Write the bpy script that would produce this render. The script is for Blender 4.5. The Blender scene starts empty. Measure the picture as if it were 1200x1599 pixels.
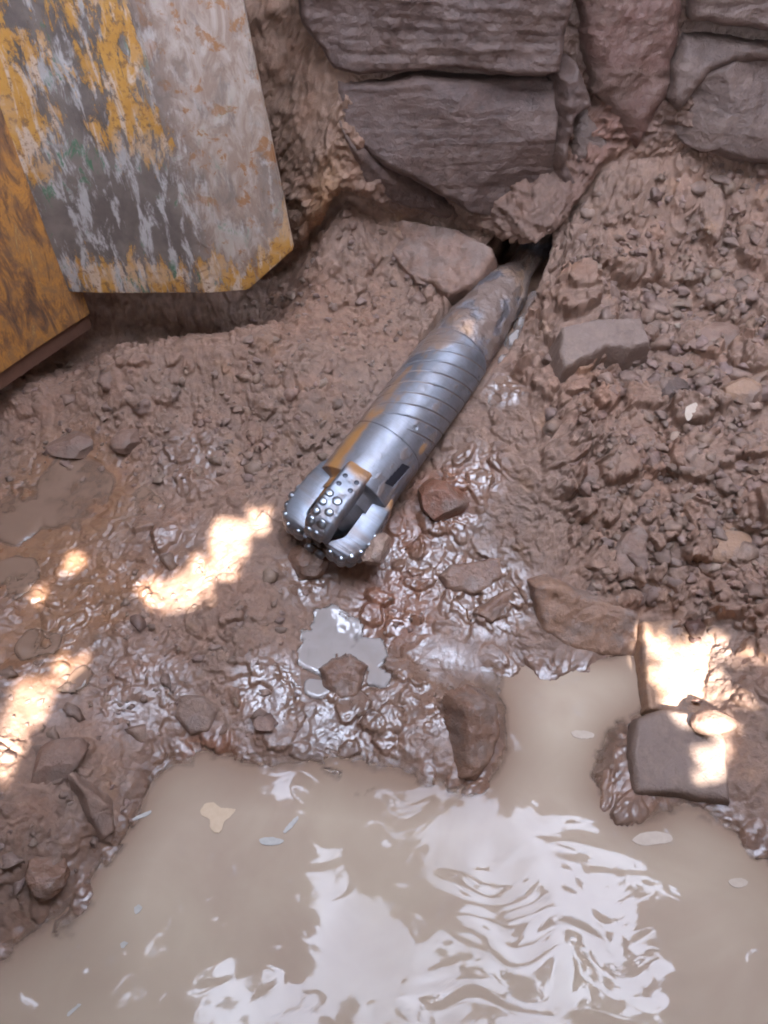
import bpy, bmesh, math, random
import numpy as np
from mathutils import Vector, Matrix

# ------------------------------------------------------------------ scene, camera, light
scene = bpy.context.scene
COL = scene.collection
CAM_Z, PITCH, FOCAL = 1.7, 50.0, 1163.0          # metres, degrees below horizontal, focal length in photo pixels
cd = bpy.data.cameras.new('camera')
cam = bpy.data.objects.new('camera', cd)
COL.objects.link(cam)
cam.location = (0, 0, CAM_Z)
cam.rotation_euler = (math.radians(90 - PITCH), 0, 0)
cd.sensor_fit = 'VERTICAL'
cd.angle = 2 * math.atan(799.5 / FOCAL)
cd.clip_start = 0.05
cd.clip_end = 500
scene.camera = cam

SUN = np.array([0.15, -0.75, 0.64]); SUN = SUN / np.linalg.norm(SUN)
elev = math.asin(SUN[2]); azim = math.atan2(SUN[0], SUN[1])
w = bpy.data.worlds.new('World'); scene.world = w; w.use_nodes = True
wt = w.node_tree
sky = wt.nodes.new('ShaderNodeTexSky'); sky.sky_type = 'NISHITA'; sky.sun_disc = False
sky.sun_elevation = elev; sky.sun_rotation = azim
sky.air_density = 1.0; sky.dust_density = 3.0; sky.ozone_density = 1.0
bg = wt.nodes['Background']; bg.inputs['Strength'].default_value = 0.12
_tc = wt.nodes.new('ShaderNodeTexCoord'); _cn = wt.nodes.new('ShaderNodeTexNoise'); _cr = wt.nodes.new('ShaderNodeValToRGB'); _cm = wt.nodes.new('ShaderNodeMix')
_cn.inputs['Scale'].default_value = 2.2; _cn.inputs['Detail'].default_value = 6; _cn.inputs['Roughness'].default_value = 0.55      # bright broken cloud
_cr.color_ramp.elements[0].position = 0.30; _cr.color_ramp.elements[1].position = 0.50
_cm.data_type = 'RGBA'; _cm.inputs[7].default_value = (13.2, 15.0, 19.4, 1)
wt.links.new(_tc.outputs['Generated'], _cn.inputs['Vector']); wt.links.new(_cn.outputs['Fac'], _cr.inputs[0]); wt.links.new(_cr.outputs[0], _cm.inputs[0])
wt.links.new(sky.outputs['Color'], _cm.inputs[6]); wt.links.new(_cm.outputs[2], bg.inputs['Color'])
ld = bpy.data.lights.new('sun', 'SUN'); ld.energy = 3.4; ld.angle = math.radians(0.4); ld.color = (1.0, 0.985, 0.96)
sun = bpy.data.objects.new('sun', ld); COL.objects.link(sun)
sun.rotation_euler = Vector(SUN.tolist()).to_track_quat('Z', 'Y').to_euler()
sun.location = (0.5, -3, 6)
vs = scene.view_settings
vs.view_transform = 'Standard'; vs.look = 'None'; vs.gamma = 1.0; vs.exposure = 3.6
scene.cycles.use_denoising = True
scene.cycles.filter_width = 1.9
scene.cycles.max_bounces = 8
scene.cycles.diffuse_bounces = 4

# ------------------------------------------------------------------ maths helpers
C0 = np.array([0.0, 0.0, CAM_Z])
_p = math.radians(PITCH)
FWD = np.array([0, math.cos(_p), -math.sin(_p)]); UPV = np.array([0, math.sin(_p), math.cos(_p)]); RGT = np.array([1.0, 0, 0])
def ray(u, v):
    return FWD + RGT * ((u - 600) / FOCAL) + UPV * ((799.5 - v) / FOCAL)
def at_z(u, v, z):
    d = ray(u, v); return C0 + d * ((z - CAM_Z) / d[2])
def at_y(u, v, y):
    d = ray(u, v); return C0 + d * (y / d[1])
def on_plane(u, v, P, n):
    d = ray(u, v); return C0 + d * (np.dot(P - C0, n) / np.dot(d, n))
def sstep(a, b, x):
    t = np.clip((x - a) / (b - a), 0, 1); return t * t * (3 - 2 * t)
def nrm(v):
    v = np.asarray(v, float); return v / np.linalg.norm(v)

_rs = np.random.RandomState(7)
PERM = _rs.permutation(4096).astype(np.int32); PERM = np.concatenate([PERM, PERM, PERM])
GR = _rs.normal(size=(4096, 3)).astype(np.float32); GR /= np.linalg.norm(GR, axis=1)[:, None]
RND = _rs.rand(4096, 8).astype(np.float32)
def hsh(ix, iy, iz):
    a = PERM[ix & 4095]; b = PERM[(a + iy) & 4095]; return PERM[(b + iz) & 4095]
def perlin(x, y, z):
    x = np.asarray(x, np.float32); y = np.asarray(y, np.float32); z = np.asarray(z, np.float32)
    x, y, z = np.broadcast_arrays(x, y, z)
    ix = np.floor(x).astype(np.int32); iy = np.floor(y).astype(np.int32); iz = np.floor(z).astype(np.int32)
    fx = x - ix; fy = y - iy; fz = z - iz
    ux = fx * fx * fx * (fx * (fx * 6 - 15) + 10); uy = fy * fy * fy * (fy * (fy * 6 - 15) + 10); uz = fz * fz * fz * (fz * (fz * 6 - 15) + 10)
    out = 0
    for dx in (0, 1):
        wx = ux if dx else 1 - ux
        for dy in (0, 1):
            wy = uy if dy else 1 - uy
            for dz in (0, 1):
                wz = uz if dz else 1 - uz
                g = GR[hsh(ix + dx, iy + dy, iz + dz)]
                out = out + wx * wy * wz * (g[..., 0] * (fx - dx) + g[..., 1] * (fy - dy) + g[..., 2] * (fz - dz))
    return out * 1.6
def fbm(x, y, z, f, octv=4, gain=0.5, ridge=False, seed=0.0):
    s = 0; a = 1.0; tot = 0
    for o in range(octv):
        n = perlin(x * f + 17.3 * o + seed, y * f + 5.1 * o - seed, z * f + 9.7 * o + 2 * seed)
        if ridge: n = 1 - 2 * np.abs(n)
        s = s + a * n; tot += a; a *= gain; f *= 2.03
    return s / tot
def clods(px, py, cell, seed, fill=1.0):
    """blocky lumps scattered on a jittered grid; returns height 0..1"""
    gx = px / cell; gy = py / cell
    ix = np.floor(gx).astype(np.int32); iy = np.floor(gy).astype(np.int32)
    best = np.zeros(px.shape, np.float32)
    for dx in (-1, 0, 1):
        for dy in (-1, 0, 1):
            r = RND[hsh(ix + dx, iy + dy, np.int32(seed))]
            ox = ix + dx + 0.1 + 0.8 * r[..., 0]; oy = iy + dy + 0.1 + 0.8 * r[..., 1]
            an = r[..., 2] * 3.14159; c = np.cos(an); s = np.sin(an)
            qx = gx - ox; qy = gy - oy
            rad = 0.28 + 0.5 * r[..., 3]
            a = np.abs(c * qx + s * qy) / rad; b = np.abs(-s * qx + c * qy) / (rad * (0.55 + 0.4 * r[..., 4]))
            d = (a ** 2.6 + b ** 2.6) ** (1 / 2.6)
            tilt = 1 + 0.5 * ((r[..., 5] - .5) * qx + (r[..., 6] - .5) * qy) / rad
            h = np.clip((1 - d) * 3.6, 0, 1); h = h * (2 - h)
            h = h * tilt * (0.35 + 0.65 * r[..., 7]) * rad * 1.3
            h = np.where(RND[hsh(ix + dx, iy + dy, np.int32(seed + 77)), 0] < fill, h, 0)
            best = np.maximum(best, h)
    return best

# ------------------------------------------------------------------ object helpers
def link_mesh(name, V, F, mat, parent=None, origin=None, attrs=None, smooth=True, local=False):
    V = np.asarray(V, np.float64)
    if origin is not None and not local: V = V - np.asarray(origin)
    me = bpy.data.meshes.new(name)
    if isinstance(F, np.ndarray):
        k = F.shape[1]; n = F.shape[0]
        me.vertices.add(len(V)); me.vertices.foreach_set('co', V.astype(np.float32).ravel())
        me.loops.add(n * k); me.loops.foreach_set('vertex_index', F.astype(np.int32).ravel())
        me.polygons.add(n); me.polygons.foreach_set('loop_start', np.arange(0, n * k, k, dtype=np.int32))
        me.update(calc_edges=True)
        me.validate()
    else:
        me.from_pydata([tuple(v) for v in V], [], [tuple(f) for f in F]); me.update()
    if smooth:
        me.polygons.foreach_set('use_smooth', np.ones(len(me.polygons), bool))
    for k, a in (attrs or {}).items():
        a = np.asarray(a, np.float32)
        if a.ndim == 1:
            at = me.attributes.new(k, 'FLOAT', 'POINT'); at.data.foreach_set('value', a)
        else:
            at = me.attributes.new(k, 'FLOAT_COLOR', 'POINT')
            at.data.foreach_set('color', np.concatenate([a, np.ones((len(a), 1), np.float32)], 1).ravel())
    if mat: me.materials.append(mat)
    o = bpy.data.objects.new(name, me); COL.objects.link(o)
    if parent: o.parent = parent
    if origin is not None: o.location = tuple(origin)
    return o
def grid_faces(nr, nc):
    i = np.arange(nr - 1)[:, None] * nc + np.arange(nc - 1)[None, :]
    i = i.ravel(); return np.stack([i, i + 1, i + nc + 1, i + nc], 1)
def tag(o, label=None, cat=None, group=None, kind=None):
    if label: o['label'] = label
    if cat: o['category'] = cat
    if group: o['group'] = group
    if kind: o['kind'] = kind
    return o
def thing(name, label, cat, loc, group=None):
    o = bpy.data.objects.new(name, None); COL.objects.link(o); o.location = tuple(loc); o.empty_display_size = 0.1
    return tag(o, label, cat, group)

class Mat:
    """tiny node-tree builder"""
    def __init__(s, name):
        s.m = bpy.data.materials.new(name); s.m.use_nodes = True; s.t = s.m.node_tree
        s.b = s.t.nodes['Principled BSDF']
    def n(s, ty, ins=None, **kw):
        nd = s.t.nodes.new('ShaderNode' + ty)
        for k, v in kw.items(): setattr(nd, k, v)
        for k, v in (ins or {}).items(): s.put(nd.inputs[k], v)
        return nd
    def put(s, sock, v):
        if hasattr(v, 'is_output') or hasattr(v, 'links'): s.t.links.new(v, sock)
        elif isinstance(v, (tuple, list)) and len(v) == 3 and sock.type == 'RGBA': sock.default_value = (*v, 1)
        else: sock.default_value = v
    def attr(s, name): return s.n('Attribute', attribute_name=name)
    def math(s, op, a, b=None, clamp=False):
        nd = s.n('Math', operation=op, use_clamp=clamp); s.put(nd.inputs[0], a)
        if b is not None: s.put(nd.inputs[1], b)
        return nd.outputs[0]
    def mix(s, f, a, b, mode='MIX'):
        nd = s.n('Mix', data_type='RGBA', blend_type=mode); s.put(nd.inputs[0], f); s.put(nd.inputs[6], a); s.put(nd.inputs[7], b); return nd.outputs[2]
    def lerp(s, f, a, b):
        nd = s.n('Mix', data_type='FLOAT'); s.put(nd.inputs[0], f); s.put(nd.inputs[2], a); s.put(nd.inputs[3], b); return nd.outputs[0]
    def coord(s, scale=(1, 1, 1), kind='Object', rot=(0, 0, 0)):
        tc = s.n('TexCoord'); mp = s.n('Mapping'); s.t.links.new(tc.outputs[kind], mp.inputs[0])
        mp.inputs['Scale'].default_value = scale; mp.inputs['Rotation'].default_value = rot; return mp.outputs[0]
    def noise(s, vec, scale, detail=4, rough=0.55, dist=0.0):
        nd = s.n('TexNoise', {'Vector': vec, 'Scale': scale, 'Detail': detail, 'Roughness': rough, 'Distortion': dist}); return nd.outputs['Fac']
    def ramp(s, f, stops):
        nd = s.n('ValToRGB'); s.put(nd.inputs[0], f); cr = nd.color_ramp
        while len(cr.elements) < len(stops): cr.elements.new(0.5)
        for e, (p, c) in zip(cr.elements, stops):
            e.position = p; e.color = (*c, 1) if isinstance(c, (tuple, list)) else (c, c, c, 1)
        return nd.outputs[0]
    def bump(s, h, strength=0.5, dist=0.01, normal=None):
        nd = s.n('Bump', {'Height': h, 'Strength': strength, 'Distance': dist})
        if normal is not None: s.put(nd.inputs['Normal'], normal)
        return nd.outputs[0]
    def out(s, **kw):
        nm = {'color': 'Base Color', 'rough': 'Roughness', 'metal': 'Metallic', 'normal': 'Normal', 'ior': 'IOR', 'spec': 'Specular IOR Level', 'coat': 'Coat Weight', 'coatr': 'Coat Roughness'}
        for k, v in kw.items(): s.put(s.b.inputs[nm[k]], v)
        return s.m

# ------------------------------------------------------------------ materials
def mud_material(name):
    M = Mat(name)
    co = M.coord(kind='Object')
    col = M.attr('tint').outputs['Color']; wet = M.attr('wet').outputs['Fac']
    n1 = M.noise(co, 38, 6, 0.65); n2 = M.noise(co, 9, 4); n3 = M.noise(co, 260, 3, 0.6)
    col = M.mix(M.ramp(n1, [(0.3, 0.0), (0.72, 1.0)]), M.mix(1.0, col, (0.74, 0.73, 0.74), 'MULTIPLY'), M.mix(1.0, col, (1.24, 1.22, 1.2), 'MULTIPLY'))
    col = M.mix(M.ramp(n2, [(0.45, 0.0), (0.7, 0.5)]), col, M.mix(1.0, col, (1.12, 0.93, 0.82), 'MULTIPLY'))
    col = M.mix(M.math('MULTIPLY', wet, 0.45), col, M.mix(1.0, col, (0.62, 0.56, 0.52), 'MULTIPLY'))
    wn = M.math('MULTIPLY', wet, M.ramp(M.noise(co, 24, 3), [(0.3, 0.55), (0.6, 1.0)]))
    ro = M.lerp(wn, 0.62, 0.21)
    h = M.math('ADD', M.math('MULTIPLY', n1, 0.6), M.math('MULTIPLY', n3, M.lerp(wet, 0.35, 0.06)))
    M.out(color=col, rough=ro, normal=M.bump(h, M.lerp(wet, 0.75, 0.22), 0.010), spec=M.lerp(wet, 0.4, 0.8))
    return M.m
def rock_material(name, ca, cb, wet=0.0, strata=True, muddy=0.85):
    wm = np.array([1.16, 0.97, 0.82]); ca = tuple((np.array(ca) * wm).tolist()); cb = tuple((np.array(cb) * wm).tolist())
    M = Mat(name)
    co = M.coord(kind='Object'); cs = M.coord((1, 1, 2.0) if strata else (1, 1, 1.4), kind='Object', rot=(0.05, 0.12, 0))
    a = M.noise(cs, 7, 6, 0.6, 0.4); b = M.noise(co, 55, 5, 0.65); c = M.noise(cs, 30, 4, 0.6)
    col = M.mix(M.ramp(a, [(0.35, 0.0), (0.65, 1.0)]), ca, cb)
    col = M.mix(M.ramp(b, [(0.3, 0.0), (0.7, 1.0)]), M.mix(1.0, col, (0.8, 0.79, 0.79), 'MULTIPLY'), M.mix(1.0, col, (1.18, 1.16, 1.14), 'MULTIPLY'))
    f = M.noise(co, 190, 3, 0.6)
    h = M.math('ADD', M.math('ADD', M.math('MULTIPLY', b, 0.7), M.math('MULTIPLY', c, 0.55)), M.math('MULTIPLY', f, 0.35))
    mud = M.ramp(M.noise(co, 13, 5, 0.65), [(0.48, 0.0), (0.60, muddy)])
    col = M.mix(mud, col, (0.20, 0.135, 0.105))
    M.out(color=col, rough=M.lerp(wet, 0.6, 0.16), normal=M.bump(h, 0.7, 0.010), spec=0.45)
    return M.m
MUD = mud_material('mud')
R_WALL = rock_material('wall_rock', (0.060, 0.042, 0.039), (0.090, 0.064, 0.057), muddy=0.15)
R_GREY = rock_material('grey_rock', (0.085, 0.066, 0.062), (0.118, 0.092, 0.084), muddy=0.3)
R_RED = rock_material('red_rock', (0.10, 0.056, 0.048), (0.115, 0.078, 0.068), muddy=0.3)
R_SLAB = rock_material('slab_stone', (0.18, 0.135, 0.115), (0.24, 0.185, 0.16), strata=False)
R_TAN = rock_material('tan_stone', (0.235, 0.16, 0.115), (0.29, 0.205, 0.15), strata=False)
R_WET = rock_material('wet_stone', (0.16, 0.105, 0.085), (0.24, 0.165, 0.13), wet=0.75, strata=False)
R_CLOD = rock_material('clay_clod', (0.17, 0.118, 0.098), (0.23, 0.165, 0.138), strata=False)
R_CLAYB = rock_material('clay_block', (0.21, 0.14, 0.105), (0.27, 0.185, 0.14), 0.2, False)
R_GSLAB = rock_material('grey_slab', (0.165, 0.132, 0.120), (0.205, 0.170, 0.152), strata=False)
R_PALE = rock_material('pale_wet_mud', (0.24, 0.18, 0.15), (0.34, 0.28, 0.25), 0.9, False)
R_DARK = rock_material('dark_pebble', (0.085, 0.05, 0.042), (0.11, 0.07, 0.06), wet=0.3, strata=False)

# ------------------------------------------------------------------ ground: base relief through surveyed points (picture column, row, height)
PTS = [(600,1450,-.15),(300,1350,-.08),(420,1400,-.12),(900,1450,-.12),(1100,1450,-.06),(870,1150,-.07),(870,1080,-.05),(930,1080,-.05),(150,1500,-.03),(600,1590,-.15),(1180,1590,-.06),(300,1580,-.08),
 (700,1300,-.05),(560,1250,-.03),(850,1300,-.09),(330,1230,-.03),(1080,1330,-.04),(450,1230,-.025),
 (0,1475,0),(75,1425,0),(150,1345,0),(195,1300,0),(232,1215,0),(300,1160,0),(345,1165,0),(420,1190,0),(480,1178,0),(600,1180,0),(700,1215,0),(750,1225,0),(785,1160,0),(782,1100,0),(745,1065,0),(770,1040,0),(850,1005,0),(930,1035,-.005),(1000,1038,-.01),(1000,1100,-.01),(955,1145,0),(950,1250,0),(1000,1275,0),(1140,1285,0),(1200,1320,0),
 (0,1420,.04),(100,1380,.025),(60,1300,.10),(150,1235,.06),(0,1200,.14),(100,1100,.11),(200,1100,.07),(270,1100,.055),(0,1000,.13),(130,1000,.11),(200,950,.11),(300,1000,.09),(400,1050,.06),(420,950,.11),(380,870,.14),(250,900,.12),
 (0,850,.14),(130,800,.14),(270,800,.15),(0,730,.155),(150,700,.185),(300,700,.21),(400,750,.18),(420,650,.25),(300,600,.29),(100,620,.25),(0,640,.23),(500,600,.30),(560,550,.34),(500,500,.38),(600,430,.43),(550,350,.50),(470,400,.44),(640,480,.40),(300,525,.41),(180,545,.37),(400,505,.41),(60,600,.27),
 (450,1130,.025),(600,1120,.018),(690,1130,.03),(720,1180,.02),(520,1000,.018),(540,960,.03),(640,1010,.03),(700,1000,.035),(770,980,.035),(480,900,.09),(560,890,.07),(640,870,.09),(740,900,.07),(820,880,.10),(700,780,.17),(760,700,.23),(800,620,.29),(830,520,.36),(850,450,.43),(640,760,.15),
 (900,950,.05),(900,850,.14),(1000,900,.11),(1000,780,.22),(900,700,.26),(1000,600,.35),(900,560,.38),(1100,650,.34),(1180,700,.33),(1180,560,.42),(1000,480,.45),(900,440,.48),(1100,450,.49),(1190,420,.52),(1190,850,.21),(1100,850,.18),(1060,930,.09),(1190,950,.14),(1190,1100,.11),(1190,1230,.05),(1080,1080,.03),(1080,1200,.005),(1170,1000,.1),(1000,1010,.0),
 (870,370,.54),(1000,340,.59),(1150,330,.62),(720,385,.50),(600,345,.56),(540,300,.64)]
CP = np.array([at_z(*p) for p in PTS] + [np.array(q) for q in ((-.6, 1.96, .20), (-.42, 1.98, .22), (-.85, 1.92, .20), (-.6, 2.09, .48), (-.9, 2.09, .48), (-1.0, 1.85, .2))])
def _tps(r2): return np.where(r2 > 1e-12, 0.5 * r2 * np.log(np.maximum(r2, 1e-12)), 0)
_n = len(CP)
_A = np.zeros((_n + 3, _n + 3)); _d2 = ((CP[:, None, :2] - CP[None, :, :2]) ** 2).sum(-1)
_A[:_n, :_n] = _tps(_d2) + np.eye(_n) * 0.0015
_A[:_n, _n] = 1; _A[:_n, _n + 1:] = CP[:, :2]; _A[_n:, :_n] = _A[:_n, _n:].T
_wts = np.linalg.solve(_A, np.concatenate([CP[:, 2], np.zeros(3)]))
YW = 2.10
def base_h(x, y):
    x = np.asarray(x, float); y = np.asarray(y, float)
    cx = np.clip(x, -1.25, 1.3); cy = np.clip(y, 0.1, YW)
    h = _wts[_n] + _wts[_n + 1] * cx + _wts[_n + 2] * cy
    for i in range(_n): h = h + _wts[i] * _tps((cx - CP[i, 0]) ** 2 + (cy - CP[i, 1]) ** 2)
    far = np.minimum(2.2, 1.9 * sstep(1.55, 2.2, np.abs(x - 0.05)) + 1.95 * sstep(-0.9, -1.5, y))
    return np.minimum(h + far, 2.15)
# coarse lookup of the base relief
LX = np.linspace(-2.6, 2.7, 266); LY = np.linspace(-1.8, YW, 196)
LH = base_h(*np.meshgrid(LX, LY))
def base_fast(x, y):
    fx = np.clip((x - LX[0]) / (LX[1] - LX[0]), 0, len(LX) - 1.001); fy = np.clip((y - LY[0]) / (LY[1] - LY[0]), 0, len(LY) - 1.001)
    ix = fx.astype(int); iy = fy.astype(int); fx = fx - ix; fy = fy - iy
    return (LH[iy, ix] * (1 - fx) + LH[iy, ix + 1] * fx) * (1 - fy) + (LH[iy + 1, ix] * (1 - fx) + LH[iy + 1, ix + 1] * fx) * fy
def gnd(u, v):
    d = ray(u, v); t = np.linspace(1.2, 3.2, 800); P = C0 + d[None] * t[:, None]
    hit = np.where((P[:, 2] < base_fast(P[:, 0], P[:, 1])) | (P[:, 1] > YW))[0]
    return P[hit[0]] if len(hit) else P[-1]

# drill string axis
TIP = at_z(502, 836, 0.20); END = at_z(800, 437, 0.42)
AX = nrm(END - TIP)
BR = 0.105

def axis_spacing(lo, hi, step, out_lo, out_hi, nout):
    mid = np.arange(lo, hi, step)
    g = np.geomspace(step * 3, 1, nout); g = np.cumsum(g) / np.sum(g)
    return np.concatenate([lo - (lo - out_lo) * g[::-1], mid, hi + (out_hi - hi) * g])
GX = axis_spacing(-1.2, 1.28, 0.0027, -8, 8, 26)
ya = np.arange(0.02, YW, 0.0027); g = np.geomspace(0.01, 1, 22); g = np.cumsum(g) / g.sum()
GY = np.concatenate([0.02 - 8 * g[::-1], ya])
sw = np.concatenate([np.arange(0.0027, 0.95, 0.0032), np.linspace(0.97, 1.75, 16)])
back = np.cumsum(np.geomspace(0.05, 1.6, 10))
rows_y = np.concatenate([GY, np.full(len(sw), YW), np.full(len(back), YW)])
rows_s = np.concatenate([np.zeros(len(GY)), sw, np.full(len(back), sw[-1])])
rows_b = np.concatenate([np.zeros(len(GY) + len(sw)), back])
arc = np.concatenate([GY, YW + sw, YW + sw[-1] + back])
X, Yb = np.meshgrid(GX, rows_y); S = np.repeat(rows_s[:, None], len(GX), 1); Bk = np.repeat(rows_b[:, None], len(GX), 1); ARC = np.repeat(arc[:, None], len(GX), 1)
H0 = base_fast(X, Yb)
Z = np.minimum(H0 + S, np.maximum(2.15, H0))
Y = Yb + S * 0.16 + Bk
# left part of the wall: soil bulging towards the viewer
Z = Z + 0.12 * sstep(1.86, 2.1, Yb) ** 2 * sstep(0.52, 0.64, X) * (Bk == 0)
Y = Y - 0.19 * np.exp(-((X - 0.43) / 0.125) ** 2) * sstep(-0.03, 0.04, S) * sstep(0.20, 0.05, S)
Y = Y - 0.10 * np.exp(-((X + 0.12) / 0.16) ** 2) * sstep(0.0, 0.12, S) * sstep(0.5, 0.2, S) - 0.04 * np.exp(-((X + 0.25) / 0.25) ** 2) * sstep(0, .1, S)
nr, nc = X.shape
def normals(X, Y, Z):
    P = np.stack([X, Y, Z], -1); du = np.gradient(P, axis=1); dv = np.gradient(P, axis=0)
    N = np.cross(du, dv); N /= np.linalg.norm(N, axis=-1, keepdims=True) + 1e-12; return N
N = normals(X, Y, Z)
fine = (sstep(-1.45, -1.2, X) * sstep(1.55, 1.28, X) * sstep(-0.3, 0.0, Yb) * sstep(1.3, 0.95, S) * (Bk == 0)).astype(np.float32)

def blob(u, v, r, soft=0.6):
    p = gnd(u, v); d = np.sqrt((X - p[0]) ** 2 + (Y - p[1]) ** 2 + (Z - p[2]) ** 2); return sstep(r, r * (1 - soft), d).astype(np.float32)
def blobs(lst):
    m = np.zeros(X.shape, np.float32)
    for b in lst: m = np.maximum(m, blob(*b))
    return m
# character of the surface
wallm = sstep(0.0, 0.08, S).astype(np.float32)
shore = sstep(-0.02, 0.10, H0).astype(np.float32)
wetm = np.maximum(blobs([(600,1000,.22),(700,1080,.2),(560,1130,.22),(660,880,.2),(760,930,.2),(740,740,.13),(700,800,.15),(790,610,.09),(480,900,.12),(420,1080,.15)]),
                  0.85 * blobs([(100,790,.30),(30,900,.26),(120,960,.22),(250,880,.2),(60,1050,.2),(230,1080,.18),(160,1330,.12),(300,720,.14),(60,1400,.12)]))
wetm = np.maximum(wetm, 0.9 * sstep(0.045, 0.0, H0) * (S == 0)).astype(np.float32)
PUD = [(520,990,.12),(500,1025,.09),(575,1020,.08),(590,1060,.05),(495,1075,.05)]
RILL = [(838,470,.04),(825,500,.045),(810,530,.05),(798,560,.045),(785,595,.04),(772,625,.035)]
def joined(lst, px, py, bl):
    m = np.zeros(px.shape)
    for b in lst: m = np.maximum(m, bl(*b))
    return sstep(0.42, 0.62, 0.95 * m + 0.22 * perlin(px * 15, py * 15, 4.4) + 0.22 * perlin(px * 38, py * 38, 1.4) + 0.12 * perlin(px * 90, py * 90, 2.4))
pudm = np.maximum(joined(PUD, X, ARC, lambda u, v, r: blob(u, v, r * 1.15, 0.9)), joined(RILL, X, ARC, lambda u, v, r: blob(u, v, r * 1.2, 0.9))) * (S == 0)
smooth = blobs([(110,770,.24),(20,830,.24),(20,1010,.10),(1120,1010,.10),(360,840,.13),(290,920,.10),(60,1090,.14),(690,1030,.11),(740,1060,.08),(640,990,.06)])
lumpy = blobs([(1000,650,.42),(1000,800,.35),(1150,600,.4),(950,480,.3),(860,620,.2),(1120,900,.25),(1100,450,.3),(1180,750,.3)])
wx = X + 0.02 * perlin(X * 14, ARC * 14, 0.3); wy = ARC + 0.02 * perlin(X * 14 + 7, ARC * 14, 5.3)
wx2 = wx + 0.006 * perlin(X * 48, ARC * 48, 1.3) + 0.003 * perlin(X * 130, ARC * 130, 2.3); wy2 = wy + 0.006 * perlin(X * 48 + 7, ARC * 48, 6.3) + 0.003 * perlin(X * 130 + 3, ARC * 130, 9.3)
c1 = clods(wx2, wy2, 0.085, 3, 0.6); c2 = clods(wx2, wy2, 0.042, 11, 0.75); c3 = clods(wx2, wy2, 0.021, 23, 0.6); c4 = clods(wx2, wy2, 0.0115, 31, 0.5)
nb = fbm(X, Y, Z, 4.5, 3); nm = fbm(X, Y, Z, 22, 6, 0.66); nri = fbm(X, Y, Z, 30, 4, 0.5, True)
reg = np.clip(0.5 + 1.3 * fbm(X, ARC, 0 * X, 4.2, 2, seed=6.6), 0.1, 1.2); reg2 = np.clip(0.5 + 1.3 * fbm(X, ARC, 0 * X, 6.5, 2, seed=9.1), 0.05, 1.2)
c0 = clods(wx2, wy2, 0.17, 91, 0.5)
amp = 0.72 + 0.6 * lumpy - 0.45 * smooth
amp = amp * (0.35 + 0.65 * shore) * (1 - 0.35 * wallm)
D = 0.018 * nb * (0.4 + 0.6 * shore) + amp * (0.05 * c0 * lumpy + 0.042 * c1 * (0.35 + 0.65 * lumpy) + 0.034 * c2 * reg + 0.020 * c3 * reg2 + 0.008 * c4 * reg) + (0.35 + 0.65 * amp) * (0.010 * nm + 0.003 * nri) - 0.012 * amp
# glossy slurry flows: rounded knobs
smear = fbm(wx * 1.0, wy * 1.0, Z, 15, 2, 0.5, True); knob = clods(wx2, wy2, 0.06, 57, 0.6)
D = D * (1 - 0.65 * wetm) + wetm * (0.026 * np.sqrt(np.maximum(knob, 0)) * reg + 0.008 * smear * reg2 + 0.004 * nm) * (1 - smooth) - 0.004 * wetm
D = D * (1 - 0.9 * pudm) - 0.006 * pudm
D = D + wallm * sstep(0.32, 0.20, S) * (0.030 * fbm(X, Y, Z, 11, 5, 0.6, seed=7.7) + 0.012 * nri)
D = D * fine
X = X + N[..., 0] * D; Y = Y + N[..., 1] * D; Z = Z + N[..., 2] * D
# layered rock character on the right-hand wall
lay = fbm(X * 0.5, Y * 0.5, Z * 2.2, 9, 4, 0.5, True)
Y = Y - wallm * fine * (0.018 * lay * sstep(0.05, 0.2, X) + 0.03 * sstep(0.1, -0.1, X) * fbm(X, Y, Z, 9, 4, 0.55, seed=1.5))
# trench for the drill string and the bore behind it
P = np.stack([X, Y, Z], -1) - TIP; wv = P @ AX; rv = P - wv[..., None] * AX; rd = np.linalg.norm(rv, axis=-1)
axz = TIP[2] + wv * AX[2]
ins = (wv > -0.03) & (wv < 0.96) & (rd < BR + 0.012 + 0.01 * nm)
top = axz - 0.055
Z = np.where(ins & (Z > top), top, Z)
_up = np.array([0, 0, 1.0]) - AX[2] * AX; rd2 = np.linalg.norm(rv - 0.030 * _up, axis=-1)
bore = sstep(0.112, 0.098, rd2 + 0.008 * nm) * (wv > 0.90)
for k, arr in enumerate((X, Y, Z)): arr += bore * AX[k] * 0.7

# colour of the earth, linear
n_a = fbm(X, Y, Z, 3.0, 4, seed=3.0); n_b = fbm(X, Y, Z, 11, 4, seed=8.0)
def mixc(c, col, m): return c + (np.array(col, np.float32) - c) * m[..., None]
tint = np.ones(X.shape + (3,), np.float32) * np.array([0.205, 0.148, 0.126], np.float32)
tint = mixc(tint, (0.18, 0.138, 0.124), sstep(-0.1, 0.5, n_a))
tint = mixc(tint, (0.23, 0.15, 0.118), 0.7 * sstep(0.05, 0.6, -n_a))
tint = mixc(tint, (0.25, 0.165, 0.115), 0.6 * sstep(0.2, 0.6, n_b))
tint = mixc(tint, (0.215, 0.115, 0.08), 0.8 * blobs([(690,780,.13),(640,830,.1),(620,950,.15),(330,1190,.1)]))
tint = mixc(tint, (0.25, 0.15, 0.09), 0.7 * blobs([(100,780,.3),(20,850,.25),(130,930,.2),(60,1000,.15)]))
tint = mixc(tint, (0.128, 0.090, 0.079), 0.9 * wallm)
tint = mixc(tint, (0.18, 0.125, 0.098), 0.8 * wallm * sstep(0.05, -0.1, X))
tint = mixc(tint, (0.105, 0.076, 0.066), 0.9 * wallm * sstep(0.12, 0.22, S) * sstep(0.0, 0.15, X))
tint = mixc(tint, (0.17, 0.10, 0.086), 0.7 * wallm * np.exp(-((X - 0.62) / 0.09) ** 2))
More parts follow.
